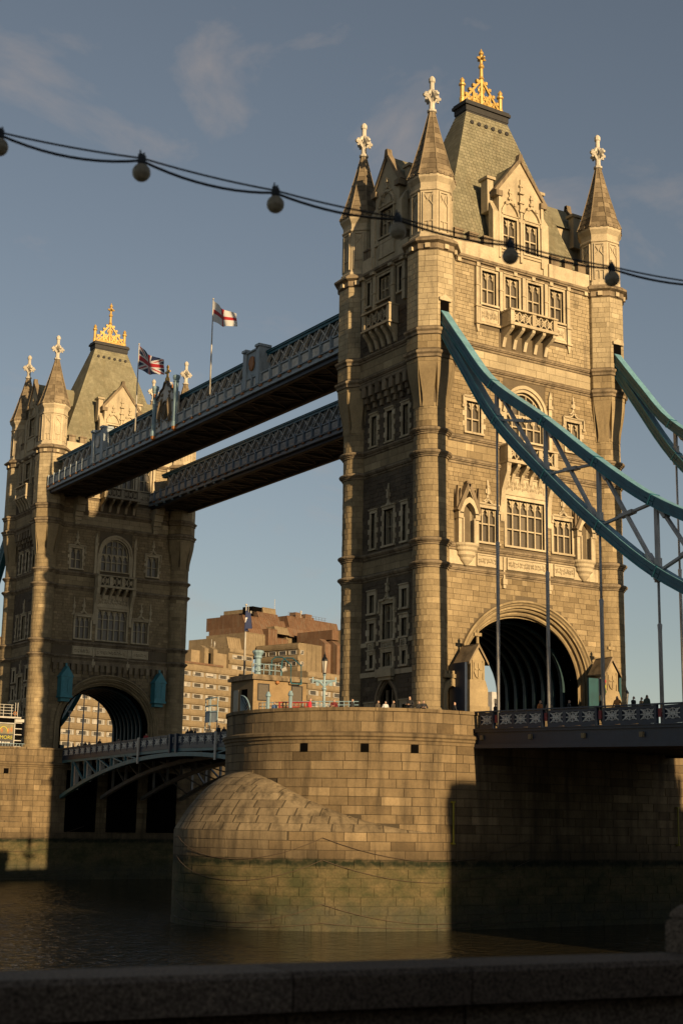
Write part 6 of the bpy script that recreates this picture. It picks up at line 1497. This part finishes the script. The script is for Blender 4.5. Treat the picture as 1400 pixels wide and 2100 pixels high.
# ------------------------------------------------------------------ people
def person_mesh(pose):
    J = {'pel': ((0, 0, .98), .155), 'wst': ((0, 0, 1.12), .14), 'chs': ((0, 0, 1.33), .165), 'nck': ((0, 0, 1.49), .062), 'hd0': ((0, -.015, 1.57), .085), 'hd1': ((0, -.01, 1.66), .1), 'hd2': ((0, 0, 1.75), .055), 'nos': ((0, -.115, 1.63), .016)}
    E_ = [('pel', 'wst'), ('wst', 'chs'), ('chs', 'nck'), ('nck', 'hd0'), ('hd0', 'hd1'), ('hd1', 'hd2'), ('hd1', 'nos')]
    st = .22 if pose == 'walk' else .03
    for s, n in ((-1, 'l'), (1, 'r')):
        J.update({n + 'hp': ((s * .1, 0, .9), .11), n + 'kn': ((s * .11, -s * st * .7 - .02, .5), .075), n + 'an': ((s * .11, s * -st, .1), .048), n + 'to': ((s * .12, s * -st - .17, .045), .04)})
        E_ += [('pel', n + 'hp'), (n + 'hp', n + 'kn'), (n + 'kn', n + 'an'), (n + 'an', n + 'to')]
        if pose == 'lean': el, wr, ha = (s * .3, -.12, 1.14), (s * .16, -.36, 1.16), (s * .1, -.42, 1.17)
        else: el, wr, ha = (s * .27, s * st * .4 + .03, 1.12), (s * .27, s * st * .8 - .06, .88), (s * .265, s * st * .9 - .09, .8)
        J.update({n + 'sh': ((s * .19, 0, 1.42), .075), n + 'el': (el, .055), n + 'wr': (wr, .036), n + 'ha': (ha, .04)}); E_ += [('chs', n + 'sh'), (n + 'sh', n + 'el'), (n + 'el', n + 'wr'), (n + 'wr', n + 'ha')]
    ks = list(J); me = bpy.data.meshes.new('p'); me.from_pydata([J[k][0] for k in ks], [(ks.index(a), ks.index(b)) for a, b in E_], [])
    o = bpy.data.objects.new('p', me); COL.objects.link(o); md = o.modifiers.new('s', 'SKIN')
    for i, k in enumerate(ks): me.skin_vertices[0].data[i].radius = (J[k][1],) * 2; me.skin_vertices[0].data[i].use_root = (k == 'pel')
    sb = o.modifiers.new('u', 'SUBSURF'); sb.levels = 1; sb.render_levels = 1
    dg = bpy.context.evaluated_depsgraph_get(); r = bpy.data.meshes.new_from_object(o.evaluated_get(dg)); bpy.data.objects.remove(o)
    vs = [tuple(v.co) for v in r.vertices]; b = MB(); b.add(vs, [tuple(p.vertices) for p in r.polygons])
    nf = len(b.f)
    for s, n in ((-1, 'l'), (1, 'r')):      # five fingers each
        h = Vector(J[n + 'ha'][0]); d = (h - Vector(J[n + 'wr'][0])).normalized(); sd = d.cross(Vector((0, 1, .2))).normalized()
        for k in range(4): q = h + sd * (k - 1.5) * .018 + d * .02; tube(b, [q, q + d * (.045 - .006 * abs(k - 1.2)), q + d * .075 + Vector((0, -.012, 0))], [.0095, .009, .006], 5)
        q = h + sd * .03 * -s; tube(b, [q, q + d * .025 + sd * .025 * -s, q + d * .05 + sd * .028 * -s], [.011, .01, .007], 5)
    hz = Vector(J['lwr'][0])
    for i, f in enumerate(b.f):
        c = sum((Vector(b.v[k]) for k in f), Vector()) / len(f)
        if i >= nf: mi = 0
        elif c.z > 1.5: mi = 3 if (c.z > 1.69 or (c.z > 1.56 and c.y > .02)) else 0
        elif min((c - Vector(J[n + 'ha'][0])).length for n in 'lr') < .055: mi = 0
        elif c.z > .84: mi = 1
        else: mi = 2 if c.z > .13 else 3
        b.mi[i] = mi
    M_ = [plain('skin', (.42, .26, .18)), plain('coat', (.02, .02, .025)), plain('trousers', (.03, .03, .04)), plain('hair', (.03, .02, .015))]
    ob = b.build('p2', M_, None, True); md = ob.data; bpy.data.objects.remove(ob); return md
PMESH = {p: person_mesh(p) for p in ('stand', 'walk', 'lean')}
clothes = {}
def cloth(c):
    if c not in clothes: clothes[c] = plain('clothing', c)
    return clothes[c]
def person(x, y, z, rz, pose, coat, label, hair=(.03, .02, .015), h=1.72, grp='people on the bridge'):
    o = bpy.data.objects.new('person', PMESH[pose]); COL.objects.link(o); o.location = (x, y, z); o.rotation_euler = (0, 0, rz); k = h / 1.8; o.scale = (k, k, k)
    for i, c in ((1, coat), (3, hair)): o.material_slots[i].link = 'OBJECT'; o.material_slots[i].material = cloth(c)
    tag(o, label, 'person', grp)
BK = (.012, .012, .014)
ZT = 7.9
for a in [(-21.24, -1.78, 0, 'stand', (.03, .07, .16), 'person in a blue jacket beside the red mesh barrier', (.05, .03, .02), 1.62),
          (-20.08, -4.94, .8, 'stand', (.55, .02, .04), 'person in a bright red coat and purple hat on the pier', (.12, .03, .16), 1.78),
          (-18.98, -6.48, -.9, 'lean', (.14, .015, .015), 'person in a dark red coat on the pier', BK, 1.68),
          (-18.04, -7.43, .6, 'walk', BK, 'person in black left of the near tower\'s dark face', BK, 1.7),
          (-16.52, -8.53, .2, 'stand', (.05, .04, .03), 'person whose pale face just clears the parapet', (.05, .03, .02), 1.6),
          (-16.05, -8.79, -.4, 'stand', (.5, .5, .5), 'person in white right beside the pale faced one', (.45, .43, .4), 1.56),
          (-15.5, -9.0, .4, 'stand', (.05, .04, .03), 'blond person at the parapet below the pointed doorway', (.35, .2, .06), 1.62),
          (-14.37, -9.47, -1.0, 'lean', BK, 'tall man in a black coat leaning on the pier parapet', (.2, .17, .14), 1.98),
          (-13.71, -9.65, .3, 'stand', BK, 'dark haired person just right of the tall man in black', BK, 1.66),
          (-13.33, -9.73, -.5, 'lean', BK, 'hooded person in black at the foot of the near column', BK, 1.74),
          (-10.64, -9.9, 1.2, 'walk', BK, 'person in black by the small side arch', (.1, .06, .03), 1.75)]:
    person(a[0], a[1], ZT, a[2], *a[3:7], h=a[7])
for x, y, rz, pose, coat, lab, hair, h in [(-8.9, -12.54, 1.4, 'lean', BK, 'person in black bending over the deck parapet', BK, 1.75), (-8.9, -17.5, .2, 'stand', (.45, .15, .03), 'person in an orange jacket and mustard hat on the deck', (.5, .26, .03), 1.78), (-8.6, -18.1, -.3, 'stand', (.25, .18, .12), 'person half hidden behind the orange jacket', (.06, .04, .03), 1.72),
        (-8.9, -20.5, .5, 'walk', BK, 'dark figure before the teal gate leaf', BK, 1.7), (-9.0, -23.9, 0, 'stand', BK, 'person in black beneath the traffic light', BK, 1.78), (-8.9, -25.2, -1.3, 'walk', (.5, .2, .05), 'person in an orange coat right of the traffic light', (.16, .08, .03), 1.8), (-8.9, -26.7, .2, 'walk', BK, 'dark haired person left of a pair on the deck', BK, 1.72), (-8.7, -27.2, .4, 'stand', (.3, .2, .1), 'person in tan right of the dark haired one', (.15, .08, .04), 1.66), (-8.9, -27.9, 1.6, 'stand', (.05, .07, .05), 'person in dark green, rightmost on the deck', (.04, .05, .03), 1.78)]:
    person(x, y, 8.85 - .024 * (abs(y) - 11.2) - 1.05, rz, pose, coat, lab, hair, h)
for x, y, lab, coat, h in [(-7.2, 33.2, 'dark standing figure on the deck left of the near pier', BK, 1.95), (-7.2, 32.0, 'dark figure half hidden by the pier edge', BK, 1.75), (-7.2, 39.9, 'leftmost of three dark figures above mid-span', BK, 1.7), (-7.2, 39.1, 'middle of three dark figures above mid-span', BK, 1.78), (-7.2, 38.2, 'rightmost of three dark figures above mid-span', BK, 1.7),
        (-7.2, 70.0, 'figure at the left foot of the far arch', BK, 1.75), (-7.0, 69.0, 'second figure at the left foot of the far arch', (.03, .03, .03), 1.68), (-7.2, 66.4, 'figure walking under the far arch, left of a pair', BK, 1.78), (-7.2, 65.2, 'grey coated figure walking under the far arch', (.16, .15, .14), 1.7), (-7.2, 62.2, 'dark figure alone before the hotel in the far arch', BK, 1.85), (-7.2, 49.8, 'figure in red below the far arch\'s right side', (.35, .03, .03), 1.78), (-7.0, 57.5, 'dim figure in front of the far arch\'s vault', (.06, .04, .03), 1.6)]:
    yy = abs((y - 11.2) if y < 41.15 else (71.1 - y)); person(x, y, 8.87 + .0165 * yy - 1.1, rnd.uniform(-2, 2), rnd.choice(['walk', 'stand']), coat, lab, h=h)
# car on the bascule, roof showing above the parapet
T = empty('parked_car', (-4.2, 49.5, 7.93), 0, 'pale car roof showing above the far deck parapet', 'car')
def carbody(b):
    prof = [(-2.1, .35), (-2.1, .85), (-1.5, .98), (-.9, 1.5), (.9, 1.55), (1.6, 1.05), (2.1, .95), (2.15, .35)]; n = len(prof)
    b.add([(-.82, y, z) for y, z in prof] + [(.82, y, z) for y, z in prof], [tuple(range(n)), tuple(range(2 * n - 1, n - 1, -1))] + [(i, n + i, n + (i + 1) % n, (i + 1) % n) for i in range(n)])
part('body', 'whitewall', T, carbody)
for x in (-.75, .75):
    for y in (-1.3, 1.35): part('wheel', 'black', T, lambda b: tube(b, [(x - .1, y, .33), (x + .1, y, .33)], .33, 14))
    part('side_window', 'hotelpane', T, lambda b: b.add([(x * 1.1, -1.3, 1.03), (x * 1.1, 1.4, 1.05), (x * 1.1, .8, 1.46), (x * 1.1, -.8, 1.43)], [(0, 1, 2, 3)]))

# ------------------------------------------------------------------ foreground: embankment wall, festoon
d_ = Vector((2.93, -.39, 0)).normalized(); nrm = Vector((-d_.y, d_.x, 0))     # towards the river
W0 = Vector((-74.05, -90.25, 0))
T = empty('embankment_wall', (0, 0, 0), 0, 'low dark granite embankment wall across the bottom', 'wall')
def wseg(b, s0, s1, d0, d1, z0, z1, tone=.5, bev=0):
    q = [W0 + d_ * s0 - nrm * d1, W0 + d_ * s1 - nrm * d1, W0 + d_ * s1 - nrm * d0, W0 + d_ * s0 - nrm * d0]
    if bev:
        i = [W0 + d_ * s0 - nrm * (d1 - bev), W0 + d_ * s1 - nrm * (d1 - bev), W0 + d_ * s1 - nrm * (d0 + bev), W0 + d_ * s0 - nrm * (d0 + bev)]
        b.add([(p.x, p.y, z0) for p in q] + [(p.x, p.y, z1 - bev) for p in q] + [(p.x, p.y, z1) for p in i], [(3, 2, 1, 0), (8, 9, 10, 11)] + [(k, (k + 1) % 4, (k + 1) % 4 + 4, k + 4) for k in range(4)] + [(k + 4, (k + 1) % 4 + 4, (k + 1) % 4 + 8, k + 8) for k in range(4)], tone)
    else: b.add([(p.x, p.y, z0) for p in q] + [(p.x, p.y, z1) for p in q], BOXF, tone)
js = [-14, -10.5, -7, -3.6, -1.65, 1.0, 1.78 - .02, 3.55, 6.4, 9, 12, 16, 20]
for a, b_ in zip(js[:-1], js[1:]):
    part('coping_stone', 'granite', T, lambda b: wseg(b, a + .004, b_ - .004, 0, .36, .205, .345, rnd.random(), .02))
    part('wall_panel', 'granite', T, lambda b: wseg(b, a + .006, b_ - .006, .06, .30, -.75, .19, rnd.random()))
part('wall_core', 'granite', T, lambda b: wseg(b, -14, 20, .08, .28, -.75, .2, .0))
P0 = 2.99
def knob(b):
    wseg(b, P0 - .02, P0 + .66, .0, .35, .347, .485, .5, .012); wseg(b, P0 + .005, P0 + .635, .02, .33, .485, .495, .3)
    vs = []; n = 12; es = [P0 + .64 * (.5 - .5 * cos(pi * j / 14)) for j in range(15)]
    for i in range(n + 1):
        t = i / n * pi; q = .175 - .175 * cos(t)
        for j, e in enumerate(es): k = sin(pi * j / 14) ** .55 if 0 < j < 14 else 0; p = W0 + d_ * (e - .0) - nrm * q; vs.append((p.x, p.y, .497 + (.10 * (sin(t) ** .55 if 0 < i < n else 0)) * k))
    b.add(vs, [(i * 15 + j, (i + 1) * 15 + j, (i + 1) * 15 + j + 1, i * 15 + j + 1) for i in range(n) for j in range(14)], .5)
part('wall_pier', 'granite', T, knob)
BL = [(-73.66, -88.40, 4.42), (-72.96, -88.71, 4.34), (-72.17, -88.81, 4.32), (-71.44, -88.98, 4.28), (-70.64, -89.04, 4.29), (-69.73, -88.97, 4.37)]
def offp(p): return Vector(p) + Vector((0, 0, .085))
ps = [offp(b) for b in BL]; ps = [ps[0] * 2 - ps[1] + Vector((0, .0, .05))] + ps + [ps[-1] + Vector((.95, .05, .11)), ps[-1] + Vector((2.0, .1, .26))]
m = MB(); pts = []
for a, b_ in zip(ps[:-1], ps[1:]):
    for k in range(10): t = k / 10; pts.append(a.lerp(b_, t) + Vector((0, 0, -.012 * 4 * t * (1 - t))))
pts.append(ps[-1])
tube(m, pts, .0055, 6); C1 = m.build('catenary_wire', 'black', None, True); tag(C1, 'upper taut black wire of the string lights', 'wire', 'wires of the festoon')
m = MB(); pts = []
for i, (a, b_) in enumerate(zip(ps[:-1], ps[1:])):
    sg = (.035, .055, .05, .035, .03, .028, .03, .03)[i % 8]
    for k in range(10): t = k / 10; pts.append(a.lerp(b_, t) + Vector((0, .01, -.01 - sg * 4 * t * (1 - t))))
pts.append(ps[-1]); tube(m, pts, .0078, 6); C2 = m.build('festoon_cable', 'black', None, True); tag(C2, 'lower sagging black cable of the string lights', 'cable', 'wires of the festoon')
def globe_mat():
    m, t, b = newmat('grimy_globe'); g = nd(t, 'ShaderNodeTexCoord')
    n = noise(t, 1.0, 3, .6, g.outputs['Object'], (2, 2, 55)); n2 = noise(t, 25, 4, .6, g.outputs['Object'])
    c = mixc(t, (.52, .44, .31), (.85, .76, .60), ramp(t, n, .35, .7)); c = mixc(t, c, (.38, .32, .22), ramp(t, n2, .5, .75)); t.links.new(c, b.inputs['Base Color'])
    b.inputs['Roughness'].default_value = .35
    tr = nd(t, 'ShaderNodeBsdfTranslucent'); t.links.new(c, tr.inputs['Color']); ms = nd(t, 'ShaderNodeMixShader'); ms.inputs[0].default_value = .6
    t.links.new(b.outputs[0], ms.inputs[1]); t.links.new(tr.outputs[0], ms.inputs[2]); t.links.new(ms.outputs[0], t.nodes['Material Output'].inputs['Surface']); return m
M['globe'] = globe_mat()
gl = MB(); lathe(gl, 0, 0, [(.0505 * sin(pi * (i + .001) / 14), -.0505 * cos(pi * i / 14)) for i in range(15)], 20, 0); gm = gl.build('tmp', 'globe', None, True); gmesh = gm.data; bpy.data.objects.remove(gm)
sk = MB(); lathe(sk, 0, 0, [(.02, .04), (.024, .05), (.024, .085), (.014, .09), (.014, .1)], 12); box(sk, -.022, .022, -.012, .012, .08, .105); [tube(sk, [(x, 0, .1), (x, 0, .125)], .005, 5) for x in (-.018, .018)]; sm_ = sk.build('tmp', 'black', None); smesh = sm_.data; bpy.data.objects.remove(sm_)
labs = ['globe lamp cut by the left edge of the picture', 'second globe lamp from the left, below the cloud', 'third globe lamp from the left, in open blue sky', 'globe lamp in front of the near tower\'s shaded left face', 'globe lamp just below the gable windows of the near tower', 'rightmost globe lamp, beside the right turret']
for p, l in zip(BL, labs):
    T = empty('festoon_lamp', p, 0, l, 'lamp', 'globe lamps on the festoon'); o = inst('globe', gmesh, T, (0, 0, 0)); inst('socket', smesh, T, (0, 0, 0), rad(30))
# ------------------------------------------------------------------ what stands behind the viewer on the near bank (casts the shade), and a row added to dim the sky
T = empty('riverside_block', (-98, -150, -.75), 0, 'tall office block on the near bank behind the viewer', 'building')
part('wall', 'concrete', T, lambda b: box(b, -45, 68.6, -12, 12, 0, 30.0))
for k in range(8): part('window_band', 'hotelpane', T, lambda b: box(b, -44, 68, 11.9, 12.05, 2 + k * 3.5, 3.8 + k * 3.5))
for i in range(15):     # unseen row added behind the viewer to cut low sky light
    x = -330 + i * 46; h_ = (30, 36, 27, 33, 38, 29, 34)[i % 7]
    T = empty('sky_blocker', (x, -262 + (i * 37 % 23), -.75), 0, 'unseen block added behind the viewer to cut low sky light', 'building', 'unseen blocks added to cut sky light')
    part('wall', 'brick', T, lambda b: (box(b, -21, 21, -14, 14, 0, h_), box(b, -12, 10, -8, 8, h_, h_ + 3)))
    for k in range(int(h_ / 3.6)): part('window_band', 'hotelpane', T, lambda b: box(b, -20, 20, 13.9, 14.1, 1.5 + k * 3.6, 3.3 + k * 3.6))
def tree(loc, h, label):
    T = empty('plane_tree', loc, 0, label, 'tree', 'trees on the near bank'); r_ = random.Random(int(h * 10))
    b = MB(); tube(b, [(0, 0, 0), (.1, .1, h * .25), (-.1, .2, h * .5), (0, 0, h * .85)], [.45, .38, .28, .08], 8)
    tips = []
    for k in range(16):
        a = r_.uniform(0, 2 * pi); z = h * r_.uniform(.28, .75); L = h * r_.uniform(.18, .3); e = (L * cos(a), L * sin(a), z + L * .6); tube(b, [(0, 0, z), (e[0] * .5, e[1] * .5, z + L * .4), e], [.16, .1, .04], 5); tips.append(e)
    b.build('trunk', 'brownsteel', T); b = MB()
    for e in tips + [(0, 0, h * .85)]:
        for k in range(150):
            p = Vector(e) + Vector((r_.gauss(0, 1), r_.gauss(0, 1), r_.gauss(0, .8))) * h * .075; u = Vector((r_.uniform(-1, 1), r_.uniform(-1, 1), r_.uniform(-1, 1))).normalized() * .28; v = u.orthogonal().normalized() * .2
            b.add([p - u, p + v, p + u, p - v], [(0, 1, 2, 3)])
    b.build('crown', 'green', T)
tree((-30.5, -104, -.75), 20.5, 'leafy tree on the near bank behind the viewer'); tree((-34.5, -108, -.75), 22.5, 'taller leafy tree on the near bank behind the viewer')
clean_empty_parts()
